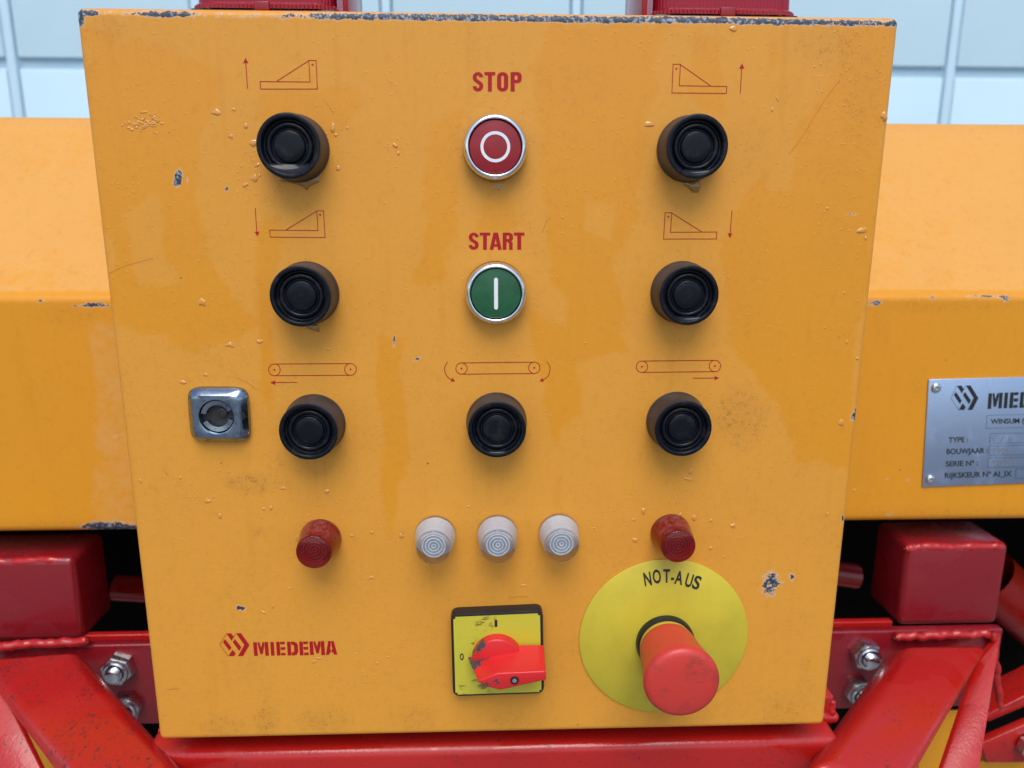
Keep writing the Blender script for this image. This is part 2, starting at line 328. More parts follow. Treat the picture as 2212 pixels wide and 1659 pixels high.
# flat print: shapes are given in picture units, then laid on the plane they are printed on
class Ink:
    def __init__(self, y, k=1.0): self.y, self.vs, self.fs, self.lift = y, [], [], 0
    def add(self, pts, faces):
        b = len(self.vs); self.lift += 4e-6
        for p in pts:
            q = U(p[0], p[1], self.y); self.vs.append((q[0], self.y - 1.2e-4 - self.lift, q[2]))
        self.fs += [[b + i for i in f] for f in faces]
    def poly(self, pts): self.add(pts, [list(range(len(pts)))])
    def tri(self, *p): self.poly(p)
    def ribbon(self, pts, w, closed=False):
        P = np.asarray(pts, float); n = len(P); out = []
        for i in range(n):
            a = P[i - 1] if (closed or i) else P[i]; b = P[(i + 1) % n] if (closed or i < n - 1) else P[i]
            d1 = P[i] - a; d2 = b - P[i]
            d1 = d1 / (np.linalg.norm(d1) + 1e-9); d2 = d2 / (np.linalg.norm(d2) + 1e-9)
            if not closed and i == 0: d1 = d2
            if not closed and i == n - 1: d2 = d1
            n1 = np.array([-d1[1], d1[0]]); n2 = np.array([-d2[1], d2[0]]); m = n1 + n2; m /= np.linalg.norm(m) + 1e-9
            m = m / max(.5, m @ n1) * w / 2; out += [P[i] + m, P[i] - m]
        fs = [[2 * i, 2 * i + 1, (2 * i + 3) % (2 * n), (2 * i + 2) % (2 * n)] for i in range(n if closed else n - 1)]
        self.add(out, fs)
    def circle(self, cx, cy, r, w): self.ribbon([(cx + r * math.cos(2 * math.pi * k / 40), cy + r * math.sin(2 * math.pi * k / 40)) for k in range(40)], w, True)
    def dot(self, cx, cy, r): self.poly([(cx + r * math.cos(2 * math.pi * k / 16), cy + r * math.sin(2 * math.pi * k / 16)) for k in range(16)])
    def build(self, name, mat, parent, label=None): return tag(mk(name, self.vs, self.fs, mat, parent, 0), label)
def crm(pts, k=8):
    P = [np.array(p, float) for p in pts]; P = [2 * P[0] - P[1]] + P + [2 * P[-1] - P[-2]]; out = []
    for i in range(1, len(P) - 2):
        for j in range(k):
            t = j / k; a, b, c, d = P[i - 1:i + 3]
            out.append(.5 * (2 * b + (c - a) * t + (2 * a - 5 * b + 4 * c - d) * t * t + (3 * b - a - 3 * c + d) * t ** 3))
    return out + [P[-2]]
_font = {}
def glyphs(s, bold=0.0):
    key = (s, bold)
    if key not in _font:
        cu = bpy.data.curves.new('t', 'FONT'); cu.body = s; cu.size = 1; cu.offset = bold; ob = bpy.data.objects.new('t', cu); C.objects.link(ob)
        dg = bpy.context.evaluated_depsgraph_get(); me = bpy.data.meshes.new_from_object(ob.evaluated_get(dg))
        v = np.array([tuple(x.co)[:2] for x in me.vertices]); f = [list(p.vertices) for p in me.polygons]
        bpy.data.objects.remove(ob); bpy.data.meshes.remove(me); bpy.data.curves.remove(cu); _font[key] = (v, f)
    return _font[key]
def text(ink, s, x0, x1, ybase, cap, rot=0, capref='H', slope=0, shear=0, bold=.012):
    """built-in font fitted to a width and cap height (picture units)"""
    v, f = glyphs(s, bold); ch = glyphs(capref)[0][:, 1].max(); w0, w1 = v[:, 0].min(), v[:, 0].max()
    a = (v[:, 0] - w0) / (w1 - w0) * (x1 - x0); b = v[:, 1] / ch * cap
    if rot:
        c, s_ = math.cos(R(rot)), math.sin(R(rot)); xm = (x1 - x0) / 2; aa = (a - xm); bb = b - cap / 2
        X = x0 + xm + aa * c + bb * s_; Y = ybase - cap / 2 + aa * s_ - bb * c
    else: X = x0 + a + shear * b; Y = ybase - b + slope * a
    ink.add(np.stack([X, Y], 1), f)

# ================================================================== setting
ground = mk('ground', [(-25, -25, 0), (25, -25, 0), (25, 25, 0), (-25, 25, 0)], [[0, 1, 2, 3]], 'ground', None, 0)
tag(ground, kind='structure')
WY = 3.0
wall = thing('building_wall', (0, WY, 0), 'pale blue panelled building wall standing behind the yellow machine', 'wall')
zj = U(1100, 146, WY)[2]; bars = [U(px, 120, WY)[0] for px in (-388, 20, 428, 836, 1244, 1652, 2060, 2468)]
for i in range(len(bars) - 1):
    for z0, z1 in ((.02, zj - .022), (zj + .022, zj + 2.2)):
        boxc('wall_panel', (bars[i] + .026, WY + .01, z0), (bars[i + 1] - .026, WY + .05, z1), 'wall_panel', wall, .006)
for x in bars: boxc('wall_bar', (x - .02, WY + .003, .02), (x + .02, WY + .05, zj + 2.2), 'wall_bar', wall, .01)
boxc('wall_rail', (bars[0], WY + .028, zj - .03), (bars[-1], WY + .06, zj + .03), 'wall_joint', wall, .002)
boxc('wall_backing', (bars[0], WY + .062, .0), (bars[-1], WY + .12, zj + 2.2), 'wall_joint', wall, .002)

# ================================================================== control box
HW, RB, DEP = .19, .0035, .125
box = thing('control_box', (0, .06, ZO - HW), 'orange yellow steel control box with push buttons, indicator lamps and red stop mushroom', 'control box')
def axis_grid(h, step):
    e = [h - .0105 + .0007 * k for k in range(16)]
    inner = list(np.linspace(-(h - .0112), h - .0112, int(2 * h / step)))
    return np.array([-x for x in e[::-1]] + inner + e)
gx = axis_grid(HW, .0019); gz = axis_grid(HW, .0019); nx, nz_ = len(gx), len(gz)
X, Z = np.meshgrid(gx, gz, indexing='ij')
def rnd(P):
    core = np.stack([np.clip(P[:, 0], -(HW - RB), HW - RB), np.maximum(P[:, 1], RB), np.clip(P[:, 2], -(HW - RB), HW - RB)], 1)
    d = P - core; L = np.linalg.norm(d, axis=1, keepdims=True); return core + d / L * RB
front = rnd(np.stack([X.ravel(), np.zeros(X.size), Z.ravel()], 1))
fs = [[i * nz_ + j, (i + 1) * nz_ + j, (i + 1) * nz_ + j + 1, i * nz_ + j + 1] for i in range(nx - 1) for j in range(nz_ - 1)]
loop = [i * nz_ for i in range(nx)] + [(nx - 1) * nz_ + j for j in range(1, nz_)] + [i * nz_ + nz_ - 1 for i in range(nx - 2, -1, -1)] + [j for j in range(nz_ - 2, 0, -1)]
vs = [front]; prev = loop; cnt = len(front); bp = np.stack([X.ravel(), np.zeros(X.size), Z.ravel()], 1)[loop]
for yy in (RB * .35, RB * .7, RB, .03, .08, DEP):
    q = bp.copy(); q[:, 1] = yy; vs.append(rnd(q)); cur = list(range(cnt, cnt + len(loop))); cnt += len(loop)
    fs += [[prev[k], cur[k], cur[(k + 1) % len(cur)], prev[(k + 1) % len(prev)]] for k in range(len(loop))]; prev = cur
fs.append(prev[::-1]); V = np.concatenate(vs); V[:, 2] += ZO
P = PX(V); x, y = P[:, 0], P[:, 1]
wob = np.stack([fbm(x / 60, y / 60, 3), fbm(x / 60, y / 60, 9)], 1) - .5
Q = P + wob * 46
wet_tone = np.full(len(P), -1.0)
for poly in ([(185, 60), (330, 92), (470, 150), (462, 215), (442, 262), (418, 340), (420, 430), (448, 560), (560, 700), (420, 760), (250, 700), (205, 300)],
             [(560, 205), (760, 190), (800, 230), (700, 300), (560, 260)],
             [(1140, 150), (1190, 60), (1440, 60), (1400, 140), (1420, 200), (1400, 260), (1380, 420), (1330, 560), (1350, 760), (1240, 780), (1200, 600), (1170, 420), (1160, 250)],
             [(930, 260), (1000, 230), (990, 420), (960, 620), (900, 600), (920, 420)],
             [(1050, 420), (1090, 420), (1110, 490), (1010, 500)],
             [(1500, 60), (1560, 90), (1560, 180), (1580, 250), (1500, 235), (1470, 200)],
             [(1660, 100), (1690, 90), (1690, 145), (1668, 150)],
             [(1810, 60), (1930, 60), (1890, 560), (1850, 700), (1840, 1000), (1720, 1000), (1680, 880), (1590, 760), (1560, 560), (1600, 420), (1690, 330), (1740, 260), (1800, 180)],
             [(815, 720), (870, 730), (880, 980), (840, 1180), (820, 980)],
             [(1130, 680), (1240, 700), (1250, 900), (1200, 960), (1170, 860)],
             
             [(560, 480), (600, 480), (590, 900), (560, 860)]):
    wet_tone = np.maximum(wet_tone, polysdf(Q, poly) / 34)
for poly in ([(262, 470), (345, 408), (360, 560), (390, 600), (300, 620)], [(1270, 430), (1330, 440), (1320, 520), (1265, 500)], [(1650, 300), (1720, 260), (1720, 420), (1660, 430)], [(1000, 420), (1045, 430), (1010, 510), (960, 560)]):
    wet_tone = np.minimum(wet_tone, -polysdf(Q, poly) / 34)
wet_tone = np.clip(wet_tone, -1, 1) * .8
lowf = fbm(x / 130, y / 300, 21)
grime = .10 + .18 * np.clip(fbm(x / 90, y / 90, 5) * 2 - .9, 0, 1)
for cx_, cy_, rx, ry, s in ((1600, 900, 62, 75, .75), (545, 1045, 70, 26, .8), (640, 1000, 90, 40, .35), (1070, 318, 118, 125, .42), (1070, 635, 100, 105, .3), (1075, 400, 30, 22, .7), (560, 1150, 25, 14, .6), (480, 1570, 70, 30, .5), (575, 1560, 30, 45, .7), (700, 1560, 70, 38, .55), (900, 1555, 60, 40, .4), (1100, 1560, 100, 32, .3), (1330, 1560, 60, 25, .3), (1690, 1545, 60, 55, .55), (1740, 1480, 25, 80, .3), (1620, 300, 70, 60, .25), (1750, 330, 20, 130, .0), (1505, 610, 90, 80, .25), (700, 640, 90, 90, .2), (1790, 100, 90, 60, .5), (230, 60, 60, 26, .5), (1860, 180, 60, 170, .35), (1480, 925, 95, 92, .3), (660, 930, 92, 92, .25), (945, 1160, 58, 60, .3), (1075, 1155, 58, 60, .3), (1210, 1155, 58, 60, .3), (470, 895, 82, 80, .45), (1490, 330, 100, 110, .25), (640, 330, 100, 110, .2)):
    grime = np.maximum(grime, s * np.clip(1.6 - 1.35 * ell(P, cx_, cy_, rx, ry), 0, 1))
chip = np.zeros(len(P))
for cx_, cy_, rx, ry, a, s in ((385, 385, 9, 17, 5, .9), (404, 388, 3, 5, 0, .8), (491, 409, 4, 4, 0, .8), (1665, 1262, 20, 27, 15, .62), (1710, 1245, 7, 11, 10, .62), (521, 1314, 10, 5, 20, .95), (851, 738, 4, 13, 5, .7), (900, 777, 9, 4, -20, .75), (1838, 460, 12, 4, 0, .75), (1848, 893, 8, 16, 20, .7), (172, 45, 10, 14, 0, .75), (1937, 52, 10, 8, 0, .55), (1780, 50, 14, 6, 0, .55), (1820, 1120, 3, 8, 0, .7), (1075, 402, 16, 6, 0, .5)):
    chip = np.maximum(chip, s * np.clip(1.35 - .75 * ell(P, cx_, cy_, rx, ry, a), 0, 1))
dt = y - (14 + (x - 160) * 22 / 1786)
amt = np.interp(x, [160, 200, 215, 290, 330, 400, 420, 600, 620, 640, 700, 760, 1100, 1500, 1700, 1800, 1945], [.85, .85, .4, .4, .8, .75, .4, .35, .6, .5, .75, .85, .95, .92, .85, .7, .65])
band = np.clip(1.2 - np.abs(dt - 12 - 4 * lowf) / 11, 0, 1)
chip = np.maximum(chip, band * np.minimum(amt + .08, 1) * .9)
for ex in ((x - (160 + (y - 14) * .1153)), ((1946 - (y - 36) * .1077) - x)):      # small nicks down both side edges
    chip = np.maximum(chip, .48 * np.clip(1.2 - ex / 7, 0, 1) * np.clip(fbm(x / 40, y / 38, 31) * 2.4 - .95, 0, 1))
bd = .1 + .9 * np.clip(1.3 - ell(P, 1830, 200, 110, 190), 0, 1) + .7 * np.clip(1.3 - ell(P, 560, 390, 130, 120), 0, 1) + .5 * np.clip(1.3 - ell(P, 760, 1420, 120, 120), 0, 1) + .3 * np.clip(fbm(x / 110, y / 110, 41) * 2 - .9, 0, 1)
body = mk('enclosure', V, fs, 'panel_paint', box, 35, fields=dict(wet_tone=wet_tone, grime=grime, chip=chip, bead=np.clip(bd, 0, 1)))

# ---- printed marks on the box
LW = 1.55
def L3(cx3, cy3, i, j): return (cx3 / 3 + 737.333 * i, cy3 / 3 + 553 * j)
def arm(outline, diag, dot, arrow, head, name='arm_symbol', label=None):
    k = Ink(0); k.ribbon(outline, LW, True); k.ribbon(diag, LW); k.dot(*dot, 2.1); k.build('arm_symbol', 'print', box, label)
    k = Ink(0); k.ribbon(arrow, LW); k.tri(*head); k.build('arrow_symbol', 'print', box)
c1 = lambda p: L3(p[0], p[1], 0, 0)
arm([c1(p) for p in ((1686, 528), (1688, 577), (2057, 577), (2048, 391), (2001, 391), (2010, 531))], [c1((2001, 393)), c1((1793, 527))], c1((2025, 419)), [c1((1604, 574)), c1((1593, 405))], [c1((1591, 375)), c1((1576, 410)), c1((1610, 408))])
arm([c1(p) for p in ((1747, 1491), (1752, 1536), (2107, 1539), (2097, 1366), (2053, 1366), (2061, 1494))], [c1((2053, 1368)), c1((1853, 1490))], c1((2075, 1391)), [c1((1654, 1348)), c1((1665, 1505))], [c1((1668, 1532)), c1((1650, 1502)), c1((1681, 1500))])
arm([(1454, 138.7), (1469.7, 138.7), (1467.3, 185), (1570, 186.7), (1569, 201.7), (1451.3, 200.7)], [(1469.7, 139.5), (1536, 186)], (1461, 148.3), [(1599, 202), (1602.3, 146.7)], [(1602.7, 137), (1596.7, 148.3), (1607.7, 148)])
arm([(1436.7, 459.3), (1451, 459.3), (1448.3, 501.7), (1548.3, 501), (1547.7, 516), (1433.3, 516.3)], [(1451, 460), (1516.3, 501)], (1443.7, 468), [(1581, 454), (1577.3, 505)], [(1576.7, 514.3), (1572, 504), (1582, 504)])
def belt(c, d, r):
    k = Ink(0); k.circle(*c, r, LW); k.circle(*d, r, LW); k.dot(*c, 2); k.dot(*d, 2)
    k.ribbon([(c[0], c[1] - r), (d[0], d[1] - r)], LW); k.ribbon([(c[0], c[1] + r), (d[0], d[1] + r)], LW); k.build('conveyor_symbol', 'print', box)
ca = lambda p: (p[0] * .15968 + 564.5, p[1] * .15968 + 760.4)
cb = lambda p: (p[0] * .15973 + 944.7, p[1] * .15973 + 760.4)
belt(ca((177, 240)), ca((1207, 234)), 12.6); belt(cb((327, 222)), cb((1311, 212)), 12.2); belt((1386.7, 792), (1544.3, 790.3), 12.2)
k = Ink(0); k.ribbon([ca((487, 410)), ca((185, 412))], LW); k.tri(ca((120, 412)), ca((187, 384)), ca((187, 443))); k.build('arrow_symbol', 'print', box)
k = Ink(0); k.ribbon([(1497, 816.7), (1544, 816.5)], LW); k.tri((1553.3, 816.3), (1543.7, 812), (1543.7, 821)); k.build('arrow_symbol', 'print', box)
for arc, head in ((((140, 132), (108, 185), (98, 235), (115, 300), (150, 347), (190, 375)), ((242, 395), (180, 397), (203, 348))), (((1482, 132), (1514, 178), (1525, 228), (1508, 305), (1475, 347), (1430, 375)), ((1383, 397), (1443, 397), (1420, 347)))):
    k = Ink(0); k.ribbon(crm([cb(p) for p in arc]), LW); k.tri(*[cb(p) for p in head]); k.build('arrow_symbol', 'print', box)
# bold condensed capitals in a unit square
def cap(k, ch, x0, x1, y0, y1):
    m = lambda p: (x0 + p[0] * (x1 - x0), y1 - p[1] * (y1 - y0))
    def rect(a, b, c, d): k.poly([m((a, b)), m((c, b)), m((c, d)), m((a, d))])
    def stroke(pts, wx=.37, wy=.17, closed=False):
        # pen with different horizontal and vertical weight
        Pq = np.asarray(pts, float); n = len(Pq); out = []
        for i in range(n):
            a = Pq[i - 1] if (closed or i) else Pq[i]; b = Pq[(i + 1) % n] if (closed or i < n - 1) else Pq[i]
            d = (b - a) / np.array([wx, wy]); d /= np.linalg.norm(d) + 1e-9; nn = np.array([-d[1] * wx, d[0] * wy]) / 2; out += [m(Pq[i] + nn), m(Pq[i] - nn)]
        k.add(out, [[2 * i, 2 * i + 1, (2 * i + 3) % (2 * n), (2 * i + 2) % (2 * n)] for i in range(n if closed else n - 1)])
    def arc(cx, cy, rx, ry, a0, a1, n=12): return [(cx + rx * math.cos(R(a0 + (a1 - a0) * i / n)), cy + ry * math.sin(R(a0 + (a1 - a0) * i / n))) for i in range(n + 1)]
    if ch == 'S': stroke(arc(.5, .745, .315, .17, -5, 180) + crm([(.185, .70), (.24, .61), (.5, .50), (.76, .39), (.815, .29)])[1:] + arc(.5, .255, .315, .17, 0, -185)[1:])
    if ch == 'T': rect(0, .83, 1, 1); rect(.32, 0, .68, .83)
    if ch == 'O': stroke(arc(.5, .745, .31, .17, 0, 180) + arc(.5, .255, .31, .17, 180, 360), closed=True)
    if ch in 'PR':
        rect(0, 0, .37, 1); e = .44 if ch == 'P' else .47
        stroke([(.37, .915), (.55, .915)] + arc(.58, .79, .235, .125, 90, 0)[1:] + arc(.58, e + .20, .235, .125, 0, -90) + [(.37, e + .075)])
    if ch == 'R': k.poly([m((.50, .46)), m((.82, .50)), m((.97, .40)), m((.97, 0)), m((.62, 0)), m((.62, .36)), m((.52, .44))])
    if ch == 'A': k.poly([m((0, 0)), m((.30, 0)), m((.56, .84)), m((.5, 1)), m((.32, 1))]); k.poly([m((1, 0)), m((.69, 0)), m((.44, .84)), m((.5, 1)), m((.68, 1))]); rect(.32, .18, .68, .32)
k = Ink(0); sx = lambda a: a * .18054 + 979.3
for ch, a, b in (('S', 232, 357), ('T', 373, 502), ('O', 522, 657), ('P', 685, 817)): cap(k, ch, sx(a), sx(b), 126.7 + 160 * .18054, 126.7 + 392 * .18054)
k.build('lettering', 'print', box, 'red STOP lettering')
k = Ink(0); sx = lambda a: a / 3 + 737.33
for ch, a, b in (('S', 826, 890), ('T', 897, 965), ('A', 961, 1040), ('R', 1046, 1112), ('T', 1119, 1187)): cap(k, ch, sx(a), sx(b), 1507 / 3, 1618 / 3)
k.build('lettering', 'print', box, 'red START lettering')
BRAND = [[(660, 302), (722, 302), (740, 527), (680, 527)], [(733, 302), (765, 302), (793, 392), (815, 300), (840, 298), (846, 350), (822, 498), (780, 498), (742, 350)], [(848, 298), (908, 296), (924, 522), (866, 524)],
         [(943, 296), (1002, 295), (1018, 521), (960, 523)],
         [(1041, 294), (1100, 293), (1116, 520), (1056, 522)], [(1108, 293), (1184, 292), (1186, 335), (1111, 336)], [(1116, 383), (1192, 381), (1194, 426), (1119, 428)], [(1122, 478), (1197, 476), (1199, 516), (1125, 518)],
         [(1221, 292), (1281, 291), (1296, 518), (1236, 520)], [(1289, 291), (1340, 291), (1388, 312), (1402, 350), (1408, 450), (1393, 498), (1350, 518), (1304, 519), (1302, 470), (1330, 468), (1344, 445), (1338, 360), (1328, 342), (1292, 340)],
         [(1424, 290), (1482, 289), (1497, 516), (1438, 518)], [(1492, 289), (1567, 288), (1568, 330), (1494, 332)], [(1499, 379), (1574, 377), (1576, 421), (1502, 423)], [(1506, 471), (1581, 469), (1583, 513), (1508, 515)],
         [(1594, 286), (1652, 285), (1668, 511), (1608, 513)], [(1662, 285), (1690, 285), (1722, 375), (1742, 284), (1772, 283), (1780, 350), (1750, 484), (1712, 486), (1670, 345)], [(1781, 283), (1840, 281), (1854, 511), (1796, 513)],
         [(1905, 281), (1950, 279), (1950, 330), (1938, 416), (1950, 420), (1953, 468), (1930, 470), (1922, 507), (1869, 509)], [(1957, 279), (1996, 278), (2057, 503), (2003, 505), (1990, 468), (1965, 468), (1965, 420), (1978, 414), (1960, 340)]]
EMB = [[(215, 155), (295, 152), (340, 208), (304, 277)], [(378, 153), (458, 150), (600, 345), (495, 530), (410, 532), (515, 345)], [(198, 250), (302, 388), (268, 440), (160, 298)], [(360, 250), (465, 382), (432, 445), (322, 298)], [(318, 425), (372, 485), (348, 530), (250, 532)]]
EML = [[(215, 155), (108, 347), (250, 532)], [(378, 153), (330, 230)]]
cc_ = lambda p: (p[0] * .13021 + 460.8, p[1] * .13021 + 1347.9)
k = Ink(0)
for q in BRAND: k.poly([cc_(p) for p in q])
k.build('brand_lettering', 'print', box, 'red stencil maker name')
k = Ink(0)
for q in EMB: k.poly([cc_(p) for p in q])
for q in EML: k.ribbon([cc_(p) for p in q], .8)
k.build('brand_emblem', 'print', box, 'red interlocked chevron emblem')

k = Ink(0)
for pts in ([(1704, 333), (1730, 300), (1760, 250), (1790, 205), (1815, 173)], [(233, 592), (270, 575), (330, 558)], [(510, 815), (540, 830), (552, 842)], [(700, 215), (712, 232), (722, 246)], [(350, 1012), (365, 1028)], [(1690, 46), (1697, 48), (1705, 52)], [(1170, 505), (1180, 480), (1190, 470)], [(655, 1190), (662, 1165)], [(1100, 1290), (1140, 1288)], [(360, 1490), (385, 1487)]):
    k.ribbon(crm(pts, 5), .55)
M['scratch'] = plain('scratch', (.36, .15, .025), .6, var=.3, scale=600)
tag(k.build('scratches', 'scratch', box), 'thin dark scratches in the paint', kind='stuff')
# ---- push buttons
mm = lambda L: [(r / 1000, h / 1000) for r, h in L]
boot_prof = mm([(15.6, 0), (15.6, 1.2), (15.3, 2), (14.9, 6), (14.75, 10), (14.6, 14.2), (14.35, 15)])
face_prof = mm([(14.35, 15.0), (13.9, 15.25), (12.7, 15.2), (12.3, 14.9), (12.1, 12.3), (11.6, 11.8), (11.0, 11.9), (10.6, 12.6), (10.1, 13.3), (9.4, 13.5), (8.8, 13.2), (8.4, 12.4), (8.0, 11.8), (7.5, 11.8), (7.2, 12.3), (7.0, 13.1), (6.6, 13.35), (4, 13.45), (0, 13.5)])
boot_me = meshdata('button_boot', *lathe(boot_prof, 64), 'sleeve'); face_me = meshdata('button_face', *lathe(face_prof, 64), 'rubber', 60)
def pool_mesh(level, hgt):
    """water lying in the lower part of the boot's dished face"""
    rr = .0123; a0 = math.asin(max(-1, level / rr)); pts = []; n = 20
    top = [(rr * math.cos(a) , rr * math.sin(a)) for a in np.linspace(math.pi - a0, 2 * math.pi + a0, n + 1)]
    vs, fs = [], []
    for i, (a, b) in enumerate(top):
        for j in range(5):
            t = j / 4; zt = level - .0014 * math.cos(a / rr * 1.5) ; z = b + (zt - b) * t
            vs.append((a, -(hgt - .0016 * t * t), z))
    for i in range(n):
        for j in range(4): fs.append([i * 5 + j, (i + 1) * 5 + j, (i + 1) * 5 + j + 1, i * 5 + j + 1])
    return meshdata('water_pool', vs, fs, 'pool', 180)
BTN = [((641, 325), (623, 311.7), 'top left black rubber button', -.0066), ((663, 636), (651, 637), 'middle left', None), ((682, 915), (665.4, 931.7), 'x', -.0104),
       ((1490, 326), (1503, 313), 'x', -.0088), ((1473, 633), (1486, 636), 'x', -.0090), ((1073, 911), (1073, 927.3), 'x', -.0098), ((1462, 910), (1473, 924), 'x', None)]
for base, tip, lab, pool in BTN:
    a, b = U(*base, 0), U(*tip, -.0145); c = (a + b) / 2; c[1] = -.0002
    o = put('push_button', boot_me, c, box); tag(o, 'black rubber booted push button'); put('button_face', face_me, c, o, (0, random.uniform(0, 6.28), 0))
    if pool: put('water_pool', pool_mesh(pool, .0146), c, o); 
bezel_prof = mm([(14.2, 2.2), (14.9, 2.6), (15.1, 3.6), (15.05, 6.0), (14.7, 7.6), (14.0, 8.6), (13.2, 9.0), (12.75, 8.9), (12.6, 8.5), (12.55, 5.5)])
gask_prof = mm([(15.2, 0), (15.2, 1.6), (14.6, 2.4), (13.5, 2.4)])
cap_prof = mm([(12.2, 5.0), (12.2, 7.4), (12.0, 7.8), (11.6, 7.95), (0, 8.0)])
gask_me = meshdata('gasket', *lathe(gask_prof, 64), 'black_plastic'); bez_me = meshdata('bezel', *lathe(bezel_prof, 64), 'chrome', 60)
for (cx_, cy_), m, lab in (((1070, 317), 'cap_red', 'red stop button with white ring in chrome bezel'), ((1071.5, 634.5), 'cap_green', 'green start button with white bar in chrome bezel')):
    c = U(cx_, cy_, -.0085); c[1] = -.0002
    o = put('push_button', bez_me, c, box); tag(o, lab); put('gasket', gask_me, c, o)
    put('button_cap', meshdata('button_cap', *lathe(cap_prof, 64), m, 50), c, o)
    if m == 'cap_red':
        v, f = lathe(mm([(5.55, 8.12), (6.95, 8.12)]), 64); mk('ring_mark', np.array(v) + c, f, 'white_print', o, 0)
    else:
        pts = [(.00095 * math.cos(a), -.00815, .0068 + .00095 * math.sin(a)) for a in np.linspace(0, math.pi, 9)] + [(.00095 * math.cos(a), -.00815, -.0068 + .00095 * math.sin(a)) for a in np.linspace(math.pi, 2 * math.pi, 9)]
        mk('bar_mark', np.array(pts) + c, [list(range(18))], 'white_print', o, 0)

# ---- indicator lamps
shell_prof = mm([(11.0, 0), (11.0, 1.0), (10.75, 3), (10.3, 7), (9.6, 12), (9.0, 16.4), (8.8, 17.0), (8.5, 17.25), (0, 17.4)])
rings = []
for i in range(4):
    r0 = 6.0 - i * 1.5; rings += [(r0, 12.6), (r0 - .3, 13.4), (r0 - .7, 13.4), (r0 - 1.0, 12.6)]
core_prof = mm([(8.4, .2), (7.2, 2.5), (6.3, 6.0), (6.0, 9.4), (5.9, 10.4), (6.0, 12.0), (6.05, 12.6)] + rings + [(0, 12.6)])
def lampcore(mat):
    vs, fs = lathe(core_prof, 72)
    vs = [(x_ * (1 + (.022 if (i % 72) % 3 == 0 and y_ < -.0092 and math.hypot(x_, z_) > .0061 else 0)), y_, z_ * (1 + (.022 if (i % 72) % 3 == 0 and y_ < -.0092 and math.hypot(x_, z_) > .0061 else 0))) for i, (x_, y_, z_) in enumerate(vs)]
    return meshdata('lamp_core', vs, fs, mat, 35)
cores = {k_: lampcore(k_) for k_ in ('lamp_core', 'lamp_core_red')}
shells = {k_: meshdata('indicator_lamp', *lathe(shell_prof, 64), k_, 50) for k_ in ('clear_lens', 'red_lens')}
for base, tip, red in (((941.3, 1152.6), (935.6, 1186.4), 0), ((1074.4, 1150.8), (1075.9, 1183.6), 0), ((1206.8, 1148.5), (1214, 1181), 0), ((693.8, 1161.9), (676.5, 1193.7), 1), ((1448.4, 1150.5), (1465.8, 1181.3), 1)):
    a, b = U(*base, 0), U(*tip, -.017); c = (a + b) / 2; c[1] = -.0002
    o = put('indicator_lamp', shells['red_lens' if red else 'clear_lens'], c, box); tag(o, 'red indicator lamp with scuffed lens' if red else 'clear ribbed indicator lamp')
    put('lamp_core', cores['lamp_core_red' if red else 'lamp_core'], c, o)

# ---- quarter-turn lock
c = U(472, 897, -.003); c[1] = -.0002
def sq(sx_, sz_, e, n=64):
    out = []
    for i in range(n):
        a = 2 * math.pi * i / n + math.pi / 4; ca_, sa = math.cos(a), math.sin(a)
        out.append((sx_ * math.copysign(abs(ca_) ** (2 / e), ca_), sz_ * math.copysign(abs(sa) ** (2 / e), sa)))
    return out
vs, fs, n = [], [], 64
rows = [(.0150, .0143, 5.5, 0), (.0150, .0143, 5.5, .0022), (.0147, .0140, 5.2, .0028), (.0117, .0112, 7, .0058), (.0114, .0109, 7, .0060)]
for sx_, sz_, e, h in rows: vs += [(p[0], -h, p[1]) for p in sq(sx_, sz_, e)]
for r_, h in ((.0091, .0061), (.0087, .0059), (.0085, .0052), (.0085, .0010)):
    vs += [(r_ * math.cos(2 * math.pi * i / n + math.pi / 4), -h, r_ * math.sin(2 * math.pi * i / n + math.pi / 4)) for i in range(n)]
for q in range(len(vs) // n - 1):
    for i in range(n): fs.append([q * n + i, q * n + (i + 1) % n, (q + 1) * n + (i + 1) % n, (q + 1) * n + i])
lock = mk('cabinet_lock', np.array(vs) + c, fs, 'worn_chrome', box, 28); tag(lock, 'worn square chrome quarter turn lock'); lock.rotation_euler = (0, R(1), 0)
v, f = lathe([(.0085, .0012), (0, .0012)], 40); mk('lock_floor', np.array(v) + c, f, 'cavity', lock)
for a0, a1 in ((25, 170), (205, 345)):
    vs, fs = [], []; N = 22
    for i in range(N + 1):
        a = R(a0 + (a1 - a0) * i / N)
        for r_, h in ((.0080, .001), (.0080, .0048), (.0057, .0044), (.0055, .001)): vs.append((r_ * math.cos(a), -h, r_ * math.sin(a)))
    for i in range(N):
        for j in range(3): fs.append([i * 4 + j, i * 4 + j + 1, i * 4 + j + 5, i * 4 + j + 4])
    fs += [[0, 1, 2, 3], [N * 4 + j for j in range(4)]]
    mk('lock_rotor', np.array(vs) + c, fs, 'worn_chrome', lock, 35)
v, f = lathe(mm([(2.4, 1.2), (2.4, 2.6), (1.5, 2.9), (1.4, 2.4), (0, 2.4)]), 24); mk('lock_pin', np.array(v) + c + np.array([.0018, 0, .0012]), f, 'cavity', lock)

